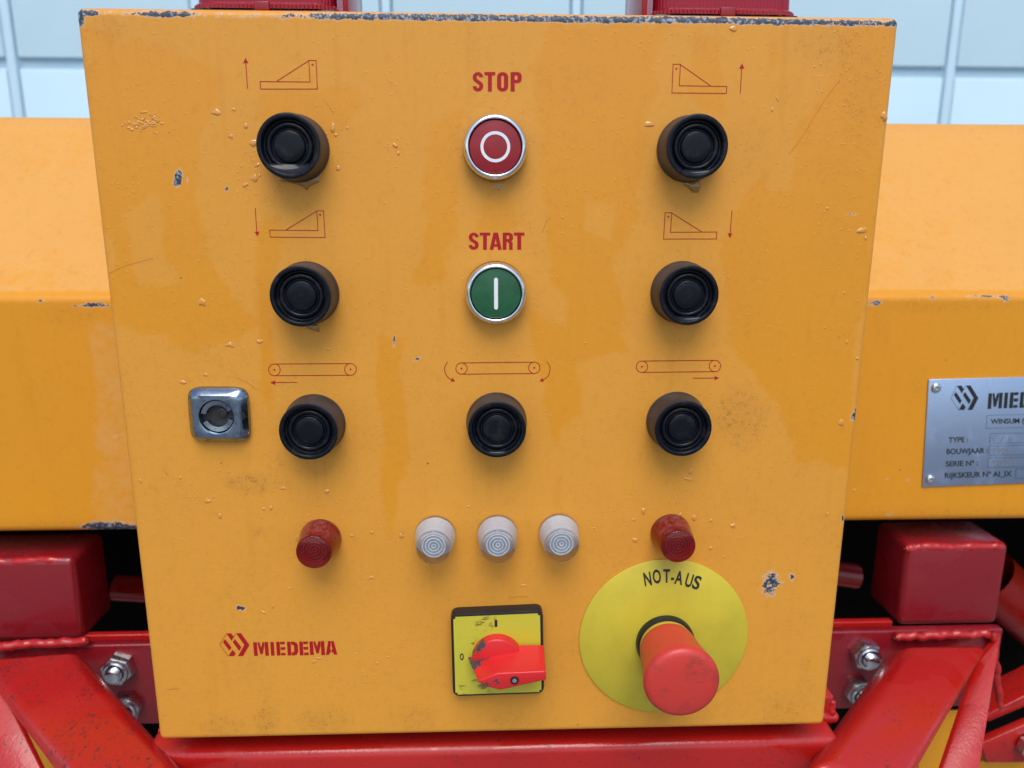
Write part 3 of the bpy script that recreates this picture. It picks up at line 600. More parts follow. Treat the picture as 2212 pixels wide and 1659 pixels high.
# ---- main switch
cs = lambda p: (p[0] * .13889 + 956.2, p[1] * .13889 + 1290.3)
def rquad(corners, r, n=6):
    """rounded outline through four picture corners (fraction r of the side)"""
    P4 = [np.array(p, float) for p in corners]; out = []
    for i in range(4):
        a, b, d = P4[i - 1], P4[i], P4[(i + 1) % 4]; p0 = b + (a - b) * r; p2 = b + (d - b) * r
        for j in range(n + 1):
            t_ = j / n; out.append((1 - t_) ** 2 * p0 + 2 * t_ * (1 - t_) * b + t_ * t_ * p2)
    return out
fc = [U(*cs(p), -.0072) for p in ((122, 262), (1560, 198), (1582, 1500), (158, 1548))]
out2 = rquad([(p[0], p[2]) for p in fc], .085); cen = np.mean(out2, 0); N = len(out2)
def stack(levels, name, mat, parent, smooth=40, fields=None):
    vs, fs = [], []
    for s_, h in levels: vs += [(cen[0] + (p[0] - cen[0]) * s_, -h, cen[1] + (p[1] - cen[1]) * s_) for p in out2]
    for q in range(len(levels) - 1):
        for i in range(N): fs.append([q * N + i, q * N + (i + 1) % N, (q + 1) * N + (i + 1) % N, (q + 1) * N + i])
    fs.append([(len(levels) - 1) * N + i for i in range(N)])
    return mk(name, vs, fs, mat, parent, smooth, fields=fields)
sw = stack([(1.0, .0002), (1.0, .0064), (.985, .0072), (.965, .0074)], 'rotary_switch', 'black_plastic', box); tag(sw, 'red handle main switch on yellow plate with black frame')
# yellow plate as a fine sheet so that its scuffs sit where they are
g = 40; pc = [U(*cs(p), -.0078) for p in ((164, 306), (1514, 247), (1537, 1470), (200, 1514))]
vs = []; fs = []
for i in range(g + 1):
    for j in range(g + 1):
        a, b = i / g, j / g; p = pc[0] * (1 - a) * (1 - b) + pc[1] * a * (1 - b) + pc[2] * a * b + pc[3] * (1 - a) * b
        vs.append(p)
vs = np.array(vs); vs[:, 1] = -.0078
for i in range(g):
    for j in range(g):
        if (i, j) in ((0, 0), (0, g - 1), (g - 1, 0), (g - 1, g - 1)): continue
        fs.append([i * (g + 1) + j, (i + 1) * (g + 1) + j, (i + 1) * (g + 1) + j + 1, i * (g + 1) + j + 1])
cp = PX(vs); gm = np.zeros(len(vs))
for p, rx, ry, a in (((590, 400), 20, 7, -38), ((720, 450), 11, 6, -35), ((320, 1450), 12, 9, 45), ((640, 1380), 18, 8, 30), ((850, 330), 7, 4, 0), ((500, 1240), 6, 10, 30), ((470, 700), 5, 12, 20)):
    q = cs(p); gm = np.maximum(gm, np.clip(1.6 - ell(cp, q[0], q[1], rx, ry, a), 0, 1))
mk('switch_plate', vs, fs, 'yellow_plate', sw, 0, fields=dict(grime=gm))
k = Ink(-.0079); text(k, '1', *[cs((a, 0))[0] for a in (808, 850)], cs((0, 455))[1], 102 * .13889); k.build('numeral', 'black_print', sw)
k = Ink(-.0079); text(k, '0', *[cs((a, 0))[0] for a in (268, 328)], cs((0, 972))[1], 98 * .13889); k.build('numeral', 'black_print', sw)
# knob: round hub and a tapering grip that stands out from it
hc = U(*cs((845, 918)), -.008); hub = mm([(13.6, 0), (13.5, 4.2), (13.1, 5.2), (12.5, 5.6), (0, 5.2)])
v, f = lathe(hub, 56); v = np.array(v) + np.array([hc[0], -.0079, hc[2]])
wear = np.clip((hc[0] - .001 - v[:, 0]) / .008, 0, 1)
kn = mk('switch_knob', v, f, 'knob_red', sw, 45, fields=dict(grime=wear * .8))
HB, HM, HF = -.0095, -.0185, -.0285
Bp = [U(*cs(p), HB) for p in ((385, 940), (800, 830), (1240, 742), (1572, 745), (1582, 1010), (900, 1060), (450, 1010))]
Fp = [U(*cs(p), HF) for p in ((548, 1305), (850, 1184), (1230, 1168), (1600, 1152), (1612, 1287), (900, 1447), (690, 1395))]
bm = bmesh.new(); nb = len(Bp); lev = []
for t_ in (0, .33, .66, 1):
    lev.append([bm.verts.new(tuple(Bp[i] * (1 - t_) + Fp[i] * t_ + np.array([0, 0, (-.0009 if i in (1, 2) else 0) * math.sin(math.pi * t_)]))) for i in range(nb)])
for a, b in zip(lev, lev[1:]):
    for i in range(nb): bm.faces.new([a[i], a[(i + 1) % nb], b[(i + 1) % nb], b[i]])
bm.faces.new(lev[-1]); bm.faces.new(lev[0][::-1]); bmesh.ops.recalc_face_normals(bm, faces=bm.faces)
ed = [e for e in bm.edges if all(v in lev[-1] for v in e.verts)] + [e for e in bm.edges if any(e.verts[0] in (lev[q][i], lev[q + 1][i]) and e.verts[1] in (lev[q][i], lev[q + 1][i]) for q in range(3) for i in (0, 3, 4))]
bmesh.ops.bevel(bm, geom=ed, offset=.0007, segments=3, profile=.5, affect='EDGES'); bm.verts.index_update()
bmesh.ops.subdivide_edges(bm, edges=[e for e in bm.edges if e.calc_length() > .004], cuts=3, use_grid_fill=True); bm.verts.index_update()
vs = np.array([tuple(v.co) for v in bm.verts]); fs = [[v.index for v in f.verts] for f in bm.faces]; bm.free()
kp = PX(vs); wr = np.zeros(len(vs))
for p, rx, ry, a in (((520, 1050), 20, 12, -35), ((660, 940), 24, 6, -25), ((800, 1330), 22, 14, 0), ((1050, 1400), 14, 6, 0), ((420, 970), 8, 12, 0)):
    q = cs(p); wr = np.maximum(wr, np.clip(1.5 - ell(kp, q[0], q[1], rx, ry, a), 0, 1))
grip = mk('knob_grip', vs, fs, 'knob_red', sw, 35, fields=dict(grime=wr))
sc_ = U(*cs((1118, 1290)), -.0287); v, f = lathe(mm([(2.25, 0), (2.25, .35), (1.95, .35), (1.9, .05), (0, .05)]), 32)
mk('screw_recess', np.array(v) + np.array([sc_[0], -.02862, sc_[2]]), f, 'black_plastic', sw, 40)
v, f = lathe(mm([(1.25, .06), (1.2, .45), (.45, .5), (0, .2)]), 18); mk('screw', np.array(v) + np.array([sc_[0], -.02862, sc_[2] - .0001]), f, 'zinc', sw, 40)

# ---- emergency stop
ce = lambda p: (p[0] * .2291 + 1232.7, p[1] * .2291 + 1198.1)
a, b = U(1434.5, 1378, 0), U(*ce((1050, 1226)), -.038); c = (a + b) / 2; c[1] = -.0002
dl = U(*ce((82, 775)), 0)[0]; dr = U(*ce((1658, 775)), 0)[0]; dt_ = U(*ce((870, 36)), 0)[2]; db_ = U(*ce((870, 1474)), 0)[2]
rd = (dr - dl + dt_ - db_) / 4; dc = np.array([(dl + dr) / 2, -.0002, (dt_ + db_) / 2])
v, f = lathe([(rd, 0), (rd, .0007), (rd - .0004, .0010), (.01, .0010), (0, .0010)], 96)
est = mk('emergency_stop', np.array(v) + dc, f, 'yellow_plastic', box, 40); tag(est, 'red mushroom stop button on round yellow disc')
v, f = lathe(mm([(16.3, .9), (16.3, 3.6), (15.8, 4.6), (14.5, 4.8)]), 64); mk('collar', np.array(v) + c, f, 'black_plastic', est)
v, f = lathe(mm([(14.6, 3.5), (15.0, 6.2), (15.4, 7.6), (15.2, 8.2)]), 64); mk('indicator_ring', np.array(v) + c, f, 'yellow_plastic', est)
v, f = lathe(mm([(14.5, 7.0), (15.3, 7.6), (15.7, 9), (16.2, 14), (16.8, 20), (17.5, 25), (18.3, 30), (19.1, 33.5), (19.5, 36.0), (19.4, 37.6), (18.8, 38.9), (17.6, 39.8), (16, 40.3), (12, 40.9), (6, 41.2), (0, 41.3)]), 72)
mk('mushroom_head', np.array(v) + c, f, 'mushroom', est, 60)
k = Ink(-.0013)
for ch, p, hw, rt in (('N', (725, 228), 34, -9), ('O', (812, 205), 38, -6), ('T', (905, 200), 32, 0), ('-', (962, 218), 14, 5), ('A', (1022, 216), 38, 9), ('U', (1118, 241), 32, 16), ('S', (1190, 262), 34, 20)):
    q = ce(p); text(k, ch, q[0] - hw * .2291, q[0] + hw * .2291, q[1] + (13.8 if ch != '-' else 11), 27.6, rot=rt, bold=.022)
k.build('lettering', 'grey_print', est, 'dark NOT-AUS lettering')

# ---- water on the box: drops, runs and splashes too many to count, one part
vs, fs = [], []
def drop(px, py, rx, rz, h, ang=0, seed=0):
    c = U(px, py, 0); b = len(vs); n = 14; r_ = np.random.default_rng(seed); wv = 1 + .95 * (fbm(np.arange(n) * .9 + seed * 7.1, np.zeros(n) + seed, 1, 2) - .5) * 2 if rx > .0011 else np.ones(n)
    wv = .7 * wv + .15 * np.roll(wv, 1) + .15 * np.roll(wv, -1)
    ca_, sa = math.cos(R(ang)), math.sin(R(ang))
    for s_, hh in ((1, 0), (.86, .55), (.55, .9)):
        for i in range(n):
            a = 2 * math.pi * i / n; u = rx * s_ * wv[i] * math.cos(a); w_ = rz * s_ * wv[i] * math.sin(a) * (1.25 if math.sin(a) > 0 else .85)
            vs.append((c[0] + u * ca_ - w_ * sa, -h * hh + .00002, c[2] + u * sa + w_ * ca_))
    vs.append((c[0], -h, c[2] - rz * .1))
    for q in range(2):
        for i in range(n): fs.append([b + q * n + i, b + q * n + (i + 1) % n, b + (q + 1) * n + (i + 1) % n, b + (q + 1) * n + i])
    for i in range(n): fs.append([b + 2 * n + i, b + 2 * n + (i + 1) % n, b + 3 * n])
known = [(437, 655, 9, 15, 0), (395, 826, 13, 6, 10), (855, 315, 11, 9, 0), (861, 332, 5, 6, 0), (718, 278, 9, 12, 20), (726, 292, 8, 5, -30), (466, 243, 14, 7, 0), (505, 237, 7, 4, 30), (1402, 270, 22, 8, 0), (1910, 250, 12, 15, -10), (1862, 498, 13, 10, 0), (1870, 515, 5, 7, 0), (1668, 238, 4, 7, 20), (1680, 215, 3, 11, -35), (475, 1116, 7, 10, 0), (1488, 1035, 16, 6, 10), (1493, 1020, 8, 9, 0), (531, 273, 7, 8, 0), (545, 310, 9, 9, 30), (557, 357, 10, 5, -30), (550, 385, 8, 9, 0), (530, 400, 9, 7, 20), (497, 295, 8, 6, 30), (730, 365, 8, 5, 0), (1818, 915, 11, 8, 0), (449, 1084, 11, 6, -20), (613, 1055, 9, 5, -15), (705, 1063, 9, 9, 30), (570, 1100, 6, 5, 0), (585, 1098, 6, 8, 0), (304, 1040, 5, 9, -15), (390, 1033, 5, 7, 0), (1390, 1105, 9, 12, 10), (1370, 1123, 9, 5, 0), (1470, 1112, 8, 8, 0), (1372, 1168, 8, 7, 0), (865, 1158, 10, 7, 0), (803, 1151, 6, 6, 0), (760, 1158, 6, 5, 0), (870, 1152, 4, 12, 0), (800, 1248, 16, 6, -10), (815, 1433, 6, 5, 0), (840, 1420, 5, 3, 0), (770, 1413, 5, 3, 0), (570, 1324, 12, 4, 30), (590, 1310, 8, 3, -60), (625, 1272, 8, 3, 0), (678, 1430, 6, 7, 20), (690, 1422, 9, 4, 0), (1500, 1120, 8, 10, 0), (1536, 1125, 6, 6, 0), (1583, 1136, 10, 7, 0), (1787, 1112, 5, 8, 0), (1535, 1185, 7, 7, 0), (1565, 1204, 4, 4, 0), (1700, 1155, 4, 3, 0), (1012, 1095, 7, 4, 0), (1130, 1265, 12, 3, 0), (1215, 470, 3, 4, 0), (495, 745, 14, 8, 10), (560, 738, 10, 6, 0), (445, 810, 10, 5, 0), (708, 755, 6, 5, 0), (1852, 775, 6, 5, 0), (1830, 740, 4, 7, 0), (1845, 1060, 4, 6, 0), (640, 1165, 4, 12, 15), (648, 1210, 5, 4, 0), (1585, 65, 10, 8, 0), (1695, 45, 0, 0, 0)]
for i, (px, py, rx, rz, a) in enumerate(known):
    if rx: drop(px, py, rx * .64 / 4250, rz * .64 / 4250, min(rx, rz) * .15 / 4250 + .00012, -a, i + 1)
# small shards of the dried splash on the upper left
for i in range(46): drop(315 + rng.normal(0, 24), 268 + rng.normal(0, 10), rng.uniform(.4, 1.6) / 1000, rng.uniform(.25, .6) / 1000, .00025, rng.uniform(-50, 50), 200 + i)
spots = [(560, 380, 75, 60, 40), (760, 1430, 70, 70, 40), (720, 280, 40, 60, 16), (860, 330, 30, 40, 12), (1830, 160, 80, 110, 40), (1820, 560, 40, 150, 26), (420, 1060, 60, 60, 26), (1100, 800, 760, 720, 34), (700, 1130, 90, 60, 20), (1350, 1130, 90, 40, 16), (1450, 60, 300, 40, 24), (310, 330, 70, 160, 18)]
for j, (px, py, sx_, sy_, n_) in enumerate(spots):
    for i in range(n_):
        a, b = px + rng.uniform(-1, 1) * sx_, py + rng.uniform(-1, 1) * sy_
        if not (200 + (b / 8) < a < 1900 - b / 9) or not 60 < b < 1560: continue
        if min(math.hypot(a - q[0], b - q[1]) for q in [(632, 318), (655, 636), (672, 922), (1497, 320), (1480, 635), (1073, 918), (1467, 917), (1070, 318), (1071, 635), (472, 896)]) < 76: continue
        r_ = rng.uniform(.15, .42) * (1.6 if rng.random() < .1 else 1) / 1000; drop(a, b, r_, r_ * rng.uniform(.9, 1.5), r_ * .42, rng.uniform(-25, 25), 1000 + j * 200 + i)
wd = mk('water_droplets', vs, fs, 'water', box, 180); tag(wd, 'rain droplets and runs standing on the painted front', kind='stuff')
# drips that hang below the rubber boots
for pts in ([(600, 390), (640, 398), (655, 404), (664, 412), (668, 404), (680, 398), (690, 394), (690, 380), (640, 378)], [(1470, 396), (1485, 405), (1496, 416), (1508, 417), (1513, 406), (1514, 396), (1500, 385)], [(650, 700), (668, 711), (690, 718), (690, 706), (680, 695)]):
    q = [U(*p, 0) for p in pts]; n = len(q); cx_ = np.mean(q, 0); vs2 = [(p[0], .00002, p[2]) for p in q] + [tuple(np.array([cx_[0] + (p[0] - cx_[0]) * .78, -.0011, cx_[2] + (p[2] - cx_[2]) * .78])) for p in q] + [(cx_[0], -.0014, cx_[2])]
    f2 = [[i, (i + 1) % n, n + (i + 1) % n, n + i] for i in range(n)] + [[n + i, n + (i + 1) % n, 2 * n] for i in range(n)]
    mk('water_drip', vs2, f2, 'drip', box, 180)

# ================================================================== warning lamps on top of the box
def beacon(x0, x1, inner, label):
    y0 = .0075; zb = ZO + HW + .0004; X0, X1 = U(x0, 12, y0)[0], U(x1, 12, y0)[0]; dp = .075
    th = thing('warning_lamp', ((X0 + X1) / 2, y0 + dp / 2, zb), label, 'lamp', 'red warning lamps on the control box')
    boxc('lamp_base', (X0 + .001, y0 + .001, zb), (X1 - .001, y0 + dp, zb + .0016), 'black_plastic', th, .0006)
    # ribbed lens: rounded plan outline, ribs all round
    hx, hy, r_ = (X1 - X0) / 2, dp / 2, .010; path = []
    for sx_, sy_, a0 in ((1, 1, 0), (-1, 1, 90), (-1, -1, 180), (1, -1, 270)):
        path += [(sx_ * (hx - r_) + r_ * math.cos(R(a0 + 9 * i)), sy_ * (hy - r_) + r_ * math.sin(R(a0 + 9 * i))) for i in range(11)]
    path = np.array(path + path[:1]); s_ = np.concatenate([[0], np.cumsum(np.linalg.norm(np.diff(path, axis=0), axis=1))])
    n = 420; ss = np.linspace(0, s_[-1], n, endpoint=False); px_ = np.interp(ss, s_, path[:, 0]); py_ = np.interp(ss, s_, path[:, 1])
    def ringmesh(name, mat, levels, parent):
        vs, fs = [], []
        for inset, rib, z in levels:
            kx, ky = (hx - inset) / hx, (hy - inset) / hy; w_ = 1 + rib * np.sin(np.arange(n) * math.pi) if 0 else 1 - rib * (np.arange(n) % 3 == 0)
            vs += [((X0 + X1) / 2 + px_[i] * kx * w_[i], y0 + dp / 2 + py_[i] * ky * w_[i], zb + z) for i in range(n)]
        for q in range(len(levels) - 1):
            for i in range(n): fs.append([q * n + i, q * n + (i + 1) % n, (q + 1) * n + (i + 1) % n, (q + 1) * n + i])
        fs.append([(len(levels) - 1) * n + i for i in range(n)]); return mk(name, vs, fs, mat, parent, 30)
    ringmesh('lens_flange', 'beacon', [(.0003, .012, .0017), (.0002, .012, .0034), (.0010, .0, .0042), (.0016, 0, .0046)], th)
    ringmesh('lens', 'beacon', [(.0022, .006, .0047), (.0026, .006, .030), (.006, .004, .055), (.02, 0, .066)], th)
    xm = (X0 + X1) / 2; boxc('latch_clip', (xm - .0035, y0 - .0012, zb + .0005), (xm + .0035, y0 + .002, zb + .0045), 'cap_red', th, .0005)
    xi = X1 if inner > 0 else X0
    boxc('side_strip', (xi + inner * .0035 - .0012, y0 + .004, zb), (xi + inner * .0035 + .0012, y0 + .05, zb + .06), 'beacon', th, .0005)
    boxc('clear_window', (min(xi - inner * .001, xi + inner * .0022), y0 + .006, zb + .0006), (max(xi - inner * .001, xi + inner * .0022), y0 + .048, zb + .055), 'beacon_clear', th, .0006)
beacon(404, 727, 1, 'red ribbed warning lamp on the box top, on the side above the cabinet lock')
beacon(1412, 1732, -1, 'red ribbed warning lamp on the box top, on the side above the mushroom stop')

# ================================================================== yellow hood of the machine
HY = .15; zf = ZO + .0415; zbm = ZO - .1290; yt = .30; zt = ZO + .1775
hood = thing('machine_hood', (0, .3, zbm), 'long yellow folded sheet metal machine hood behind the control box', 'machine hood')
prof = []
def arcp(cy_, cz_, r_, a0, a1, n): return [(cy_ + r_ * math.cos(R(a)), cz_ + r_ * math.sin(R(a))) for a in np.linspace(a0, a1, n)]
prof += [(HY + .03, zbm + .001), (HY + .008, zbm)] + arcp(HY + .006, zbm + .006, .006, 270, 180, 6)
prof += [(HY, z) for z in np.linspace(zbm + .012, zf - .004, 44)]
sl_ = math.degrees(math.atan2(zt - zf, yt - HY)); r_ = .006
prof += arcp(HY + r_, zf - .002, r_, 180, 90 + sl_, 6)
y1, z1 = prof[-1]
prof += [(y1 + (yt - y1) * t_, z1 + (zt - .006 - z1) * t_) for t_ in np.linspace(.03, .97, 44)]
prof += arcp(yt + .006, zt - .012, .012, 90 + sl_, 90, 7) + [(.42, zt), (.58, zt), (.60, zt - .02), (.60, zbm)]
hxs = np.linspace(-.72, .72, 320); nh = len(prof)
V = np.array([(x_, p[0], p[1]) for x_ in hxs for p in prof]); fs = [[i * nh + j, (i + 1) * nh + j, (i + 1) * nh + j + 1, i * nh + j + 1] for i in range(len(hxs) - 1) for j in range(nh - 1)]
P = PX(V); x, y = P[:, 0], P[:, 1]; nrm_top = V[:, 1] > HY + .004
wet_tone = np.where(nrm_top, -.25 + .5 * (fbm(x / 120, y / 60, 51) - .35), .5); Q = P + (np.stack([fbm(x / 40, y / 90, 61), fbm(x / 40, y / 90, 62)], 1) - .5) * 44  # slope coloured paler: pale dust, with the sky sheen painted in
wet_tone = np.minimum(wet_tone, -polysdf(Q, [(185, 690), (250, 690), (330, 1160), (205, 1160)]) / 75 + .16); wet_tone = np.where(nrm_top, wet_tone, np.maximum(wet_tone, -.02))
grime = .06 + .25 * np.clip(fbm(x / 60, y / 120, 71) * 2 - 1.05, 0, 1)
for cx_, cy_, rx, ry, s in ((150, 680, 90, 30, .35), (2050, 655, 200, 22, .4), (130, 1140, 160, 22, .45), (2050, 1110, 260, 20, .4), (230, 262, 300, 22, .25), (2050, 272, 300, 22, .25), (1900, 700, 20, 60, .25)):
    grime = np.maximum(grime, s * np.clip(1.6 - 1.2 * ell(P, cx_, cy_, rx, ry), 0, 1))
chip = np.zeros(len(P))
for cx_, cy_, rx, ry, s in ((205, 659, 30, 5, .8), (165, 660, 8, 5, .6), (240, 1138, 55, 7, .95), (1893, 655, 14, 6, .7), (2010, 643, 8, 3, .7), (2170, 646, 8, 6, .8), (2130, 640, 60, 3, .55), (248, 941, 5, 4, .7), (1912, 1034, 4, 6, .8), (1960, 1036, 5, 4, .7), (1925, 1112, 6, 8, .75), (248, 988, 4, 6, .5), (85, 650, 3, 3, .7), (2020, 730, 3, 3, .5), (48, 658, 4, 3, .6)):
    chip = np.maximum(chip, s * np.clip(1.3 - .7 * ell(P, cx_, cy_, rx, ry), 0, 1))
mk('hood_sheet', V, fs, 'hood_paint', hood, 40, fields=dict(wet_tone=wet_tone, grime=grime, chip=chip, bead=np.zeros(len(P))))
boxc('shade_backing', (-.72, .46, ZO - .75), (.72, .48, zbm + .1), 'dark', hood, .002)  # near-black sheet added for the deep shade under the hood
for sx_ in (-1, 1): boxc('end_panel', (sx_ * .721 - .002, HY + .02, zbm - .3), (sx_ * .721 + .002, .6, zt - .15), 'hood_paint', hood, .001)
# lower yellow skirt, seen beside the braces
for xa, xb in ((-.72, -.335), (.372, .72)): boxc('lower_panel', (xa, .20, ZO - .62), (xb, .204, U(2160, 1645, .20)[2]), 'hood_paint', hood, .0012, fields=dict(wet_tone=.5, grime=.2))
# ---- name plate
cn = lambda p: (p[0] * .16668 + 1975.8, p[1] * .16668 + 794.9); PYN = HY - .0012
tl, bl = U(*cn((185, 150)), PYN), U(*cn((100, 1545)), PYN); tr = U(*cn((1417, 118)), PYN); br = U(*cn((1417, 1495)), PYN)
W_ = .128; ex = (tr - tl) / np.linalg.norm(tr - tl); eb = (br - bl) / np.linalg.norm(br - bl)
fr = [bl, bl + eb * W_, tl + ex * W_, tl]
plate = hexa('name_plate', fr, [p + np.array([0, .0011, 0]) for p in fr], 'alu', hood, .0003, 2); tag(plate, 'riveted aluminium maker plate')
rv = meshdata('rivet', *lathe(mm([(3.6, 0), (3.5, .9), (2.9, 1.6), (1.9, 1.95), (1.15, 1.8), (1.0, .4), (0, .3)]), 24), 'zinc', 50)
for p in ((275, 258), (200, 1445)):
    c = U(*cn(p), PYN); c[1] = PYN - .0001; put('rivet', rv, c, plate)
for base_ in ((tl, ex, -.0068), (bl, eb, .0062)): put('rivet', rv, base_[0] + base_[1] * (W_ - .006) + np.array([0, -.0001, base_[2]]), plate)
k = Ink(PYN)
me_ = lambda p: cn((470 + (p[0] - 108) * .7215, 225 + (p[1] - 150) * .8377))
ml = lambda p: cn((958 + (p[0] - 660) * .74 - (p[1] - 302) * .125, 328 + (p[1] - 302) * .9 - (p[0] - 660) * .012))
for q in EMB: k.poly([me_(p) for p in q])
for q in EML: k.ribbon([me_(p) for p in q], .6)
k.build('brand_emblem', 'black_print', plate)
k = Ink(PYN)
for q in BRAND: k.poly([ml(p) for p in q])
k.build('brand_lettering', 'black_print', plate)
k = Ink(PYN)
def tx(s, xa, xb, yb, cp_, sl_=-.028):
    a, b = cn((xa, yb)), cn((xb, yb)); text(k, s, a[0], b[0], a[1], cp_ * .16668, slope=sl_, bold=.022)
tx('WINSUM (FR)', 985, 1545, 725, 62); tx('TYPE :', 440, 690, 965, 64); tx('BOUWJAAR :', 412, 945, 1117, 66); tx('SERIE Nº :', 402, 820, 1275, 64); tx('RIJKSKEUR Nº AI_IX', 390, 1258, 1427, 66)
k.build('plate_lettering', 'grey_print', plate)
k = Ink(PYN)
for a, b, yt_, yb_ in ((937, 1640, 613, 782), (980, 1640, 852, 978), (967, 1640, 1012, 1133), (954, 1640, 1168, 1290), (1313, 1640, 1310, 1430)):
    sk = -(yb_ - yt_) * .07; k.ribbon([cn((a, yt_)), cn((b, yt_ - (b - a) * .022)), cn((b + sk, yb_ - (b - a) * .022)), cn((a + sk, yb_))], .55, True)
k.build('entry_boxes', 'grey_print', plate)
k = Ink(PYN); tx('1 / 1', 1015, 1250, 955, 62, -.022); tx('1994', 1025, 1225, 1112, 72, -.022); tx('940051', 1010, 1300, 1268, 76, -.022)
k.build('stamped_figures', 'zinc', plate)

# ================================================================== red support frame
frame = thing('support_frame', (0, .1, 0), 'red painted welded steel frame with bolted brackets below the control box', 'frame')
PF = .140; zp = U(1809, 1365, PF)[2]; zq = U(300, 1565, PF)[2]
BF = .006                                              # front of the crossbar
zc = U(1100, 1613, BF)[2]
boxc('crossbar', (-.205, BF, zc - .05), (.205, BF + .05, zc), 'red', frame, .006, seg=4, fields=dict(grime=.1))
for xa, xb in ((365, 462), (1690, 1786)):
    a, b = U(xa, 1600, .03)[0], U(xb, 1600, .03)[0]; tb = boxc('mounting_tab', (a, .026, zc - .004), (b, .05, ZO - HW + .001), 'red', frame, .002, fields=dict(grime=.35))
    bead('weld_bead', (a - .004, .0275, zc - .0005), (b + .004, .0275, zc - .0005), .0036, 'weld', tb, 26)
    for q in (a, b): bead('weld_bead', (q, .027, zc), (q, .028, ZO - HW - .003), .0024, 'weld', tb, 10)
nut_v, nut_f = [], []
AF = .0098
for h, s_ in ((0, 1), (.0008, 1.0), (.0072, 1), (.0082, .93)):
    nut_v += [(AF * s_ * math.cos(R(60 * i + 12)), -h, AF * s_ * math.sin(R(60 * i + 12))) for i in range(6)]
for q in range(3): nut_f += [[q * 6 + i, q * 6 + (i + 1) % 6, q * 6 + 6 + (i + 1) % 6, q * 6 + 6 + i] for i in range(6)]
nut_f.append([18 + i for i in range(6)])
lv, lf = lathe(mm([(8.1, 7.4), (7.9, 8.8), (7.4, 10.2), (6.6, 10.8), (5.4, 10.6), (5.2, 9.5)]), 36); b0 = len(nut_v); nut_v += lv; nut_f += [[b0 + i for i in f] for f in lf]
nut_me = meshdata('lock_nut', nut_v, nut_f, 'zinc', 32)
bp_ = [(4.9, 9.0)]
for i in range(5): bp_ += [(4.9, 10.2 + i * .8), (4.45, 10.6 + i * .8)]
bolt_me = meshdata('bolt_end', *lathe(mm(bp_ + [(4.3, 14.3), (3.8, 14.7), (0, 14.7)]), 32), 'zinc', 50)
ins_me = meshdata('nylon_insert', *lathe(mm([(5.6, 10.2), (5.5, 10.75), (4.8, 10.5)]), 32), 'black_plastic', 50)
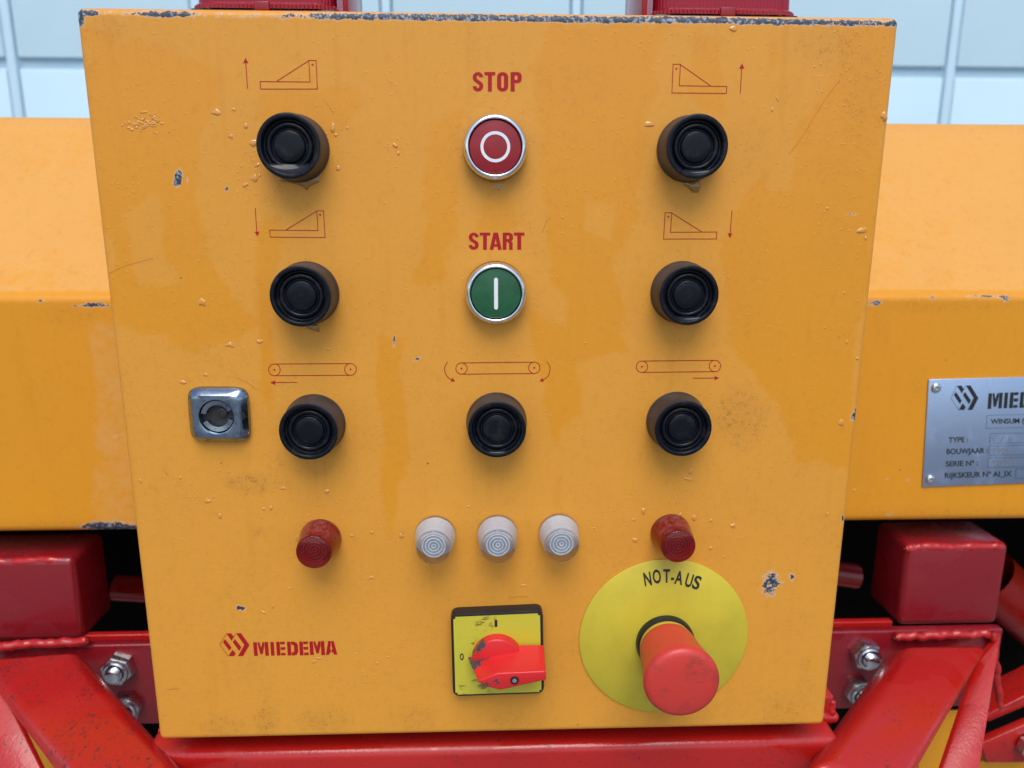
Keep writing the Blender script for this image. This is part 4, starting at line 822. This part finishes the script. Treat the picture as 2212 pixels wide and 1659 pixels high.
for sd in (-1, 1):
    if sd < 0: xa, xb = -.62, -.16
    else: xa, xb = .16, U(2168, 1360, PF)[0]
    br_ = boxc('bracket_plate', (xa, PF, zq), (xb, PF + .008, zp), 'red_shaded', frame, .0015, fields=dict(grime=.12))
    # rear angle just showing above the plate
    boxc('rear_angle', (min(xa + .01, -.17) if sd < 0 else .17, PF + .013, zp - .04), (-.17 if sd < 0 else U(1950, 1350, PF)[0], PF + .019, zp + .0005), 'red', frame, .001)
    for base, tip in ((((262, 1442), (244.4, 1455)), ((279, 1525), (264, 1540))) if sd < 0 else (((1866, 1410), (1881, 1426)), ((1853, 1491), (1865, 1507)))):
        a, b = U(*base, PF - .003), U(*tip, PF - .0105); c = (a + b) / 2; c[1] = PF - .0002
        nu = put('lock_nut', nut_me, c, br_); nu.rotation_euler = (0, random.uniform(0, 1), 0); nu.scale = (1.2, 1.1, 1.2)
        bo = put('bolt_end', bolt_me, c, br_); ni = put('nylon_insert', ins_me, c, br_); bo.scale = ni.scale = (1.2, 1.1, 1.2)
    # square tube post above the plate
    PB = PF + .009
    if sd < 0: a, b = -.62, U(160, 1300, PB)[0] + .003; z0, z1 = zp - .002, U(80, 1207, PB)[2]
    else: a, b = U(1960, 1260, PB)[0] - .003, U(2170, 1260, PB)[0]; z0, z1 = zp - .002, U(2070, 1176, PB)[2]
    po = boxc('square_tube', (a, PB, z0), (b, PB + .048, z1), 'red_shaded', frame, .0055, seg=4, fields=dict(grime=.05))
    bead('weld_bead', (a if sd > 0 else -.45, PB + .0034, z1 - .0036), (b - .006 if sd < 0 else b - .003, PB + .0034, z1 - .0036), .0034, 'weld', po, 52)
    # brace: upper end on the plate, lower end on the crossbar
    if sd < 0: q = [(345, 1607), (138, 1668), (-40, 1418), (158, 1408)]; q = [U(352, 1612, BF), U(118, 1660, BF), U(-62, 1418, PF - .012), U(166, 1402, PF - .012)]; q[0], q[1] = q[1] + (q[1] - q[2]) * .25, q[0] + (q[0] - q[3]) * .25; fr = [q[0], q[1], q[3], q[2]]
    else: q = [U(1822, 1583, BF), U(1995, 1659, BF), U(2150, 1386, PF - .012), U(1956, 1392, PF - .012)]; lo0 = q[0] + (q[0] - q[3]) * .25; lo1 = q[1] + (q[1] - q[2]) * .25; fr = [lo0, lo1, q[2], q[3]]
    nv = np.cross(np.array(fr[1]) - fr[0], np.array(fr[3]) - fr[0]); nv /= np.linalg.norm(nv); nv *= math.copysign(1, nv[1]); bk = [np.array(p) + nv * .024 for p in fr]
    bc_ = hexa('brace', fr, bk, 'red', frame, .009, 5, fields=dict(grime=.3 if sd < 0 else .1))
    tpl, tpr = np.array(fr[3]), np.array(fr[2])
    bead('weld_bead', tpl + np.array([-.004, .0075, .002]), tpr + np.array([.004, .0100, .0005]), .0034, 'weld', bc_, 46)
    if sd > 0: bead('weld_bead', tpr + np.array([.003, .008, .004]), U(2160, 1530, PF - .004), .0026, 'weld', bc_, 40)
    # gusset behind the brace
    if sd > 0: g_ = [U(2022, 1700, .05), U(2110, 1700, .05), U(2163, 1370, PF - .003), U(2112, 1430, PF - .012)]
    else: g_ = [U(-90, 1710, .05), U(112, 1710, .05), U(2, 1485, .10), U(-80, 1480, .10)]
    hexa('gusset', g_, [p + np.array([0, .004, 0]) for p in g_], 'red', frame, .0008, 2, fields=dict(grime=.2))
    if sd > 0: xl, xr, zt2 = U(1985, 1650, .15)[0], U(2108, 1600, .15)[0], U(2080, 1535, .15)[2]
    else: xl, xr, zt2 = U(-40, 1600, .15)[0], U(140, 1650, .15)[0], U(40, 1545, .15)[2]
    boxc('yellow_reflection', (xl, .15, zt2 - .2), (xr, .152, zt2), 'hood_paint', hood, .0006, fields=dict(wet_tone=.5, grime=.3))  # added yellow sheet imitating yellow reflected in the brace's side
    boxc('leg_arm', ((-.245 if sd < 0 else .195), PF + .0085, zq + .006), ((-.195 if sd < 0 else .245), .35, zq + .05), 'red', frame, .003)
    boxc('leg', ((-.245 if sd < 0 else .195), .30, .0), ((-.195 if sd < 0 else .245), .35, zq + .004), 'red', frame, .004)
# loose link bar on the far side, with its bolt
lk = [U(2118, 1590, .12), U(2215, 1640, .12), U(2260, 1520, .12), U(2125, 1552, .12)]
lk = [U(2128, 1648, .17), U(2300, 1648, .17), U(2300, 1530, .17), U(2120, 1606, .17)]
ln = hexa('link_bar', lk, [p + np.array([0, .008, 0]) for p in lk], 'red', frame, .001, 2, fields=dict(grime=.3))
lk2 = [U(2135, 1560, .18), U(2300, 1490, .18), U(2300, 1462, .18), U(2122, 1548, .18)]
hexa('link_bar', lk2, [p + np.array([0, .03, 0]) for p in lk2], 'red', frame, .001, 2, fields=dict(grime=.3))
c = U(2218, 1608, .168); put('lock_nut', nut_me, c, ln); put('bolt_end', bolt_me, c, ln)
# round pipe and stub seen in the dark behind
for (p0, p1, r_) in ((U(2130, 1240, .34), U(2330, 1420, .34), .03), (U(250, 1270, .3), U(340, 1275, .3), .012), (U(1780, 1235, .3), U(1850, 1245, .3), .012)):
    d = p1 - p0; L = np.linalg.norm(d); v, f = lathe([(r_, 0), (r_, L), (0, L)], 28); rot = Vector((0, -1, 0)).rotation_difference(Vector(d)).to_matrix()
    mk('cross_pipe', [p0 + np.array(rot @ Vector(q)) for q in v], f, 'red', frame, 40)
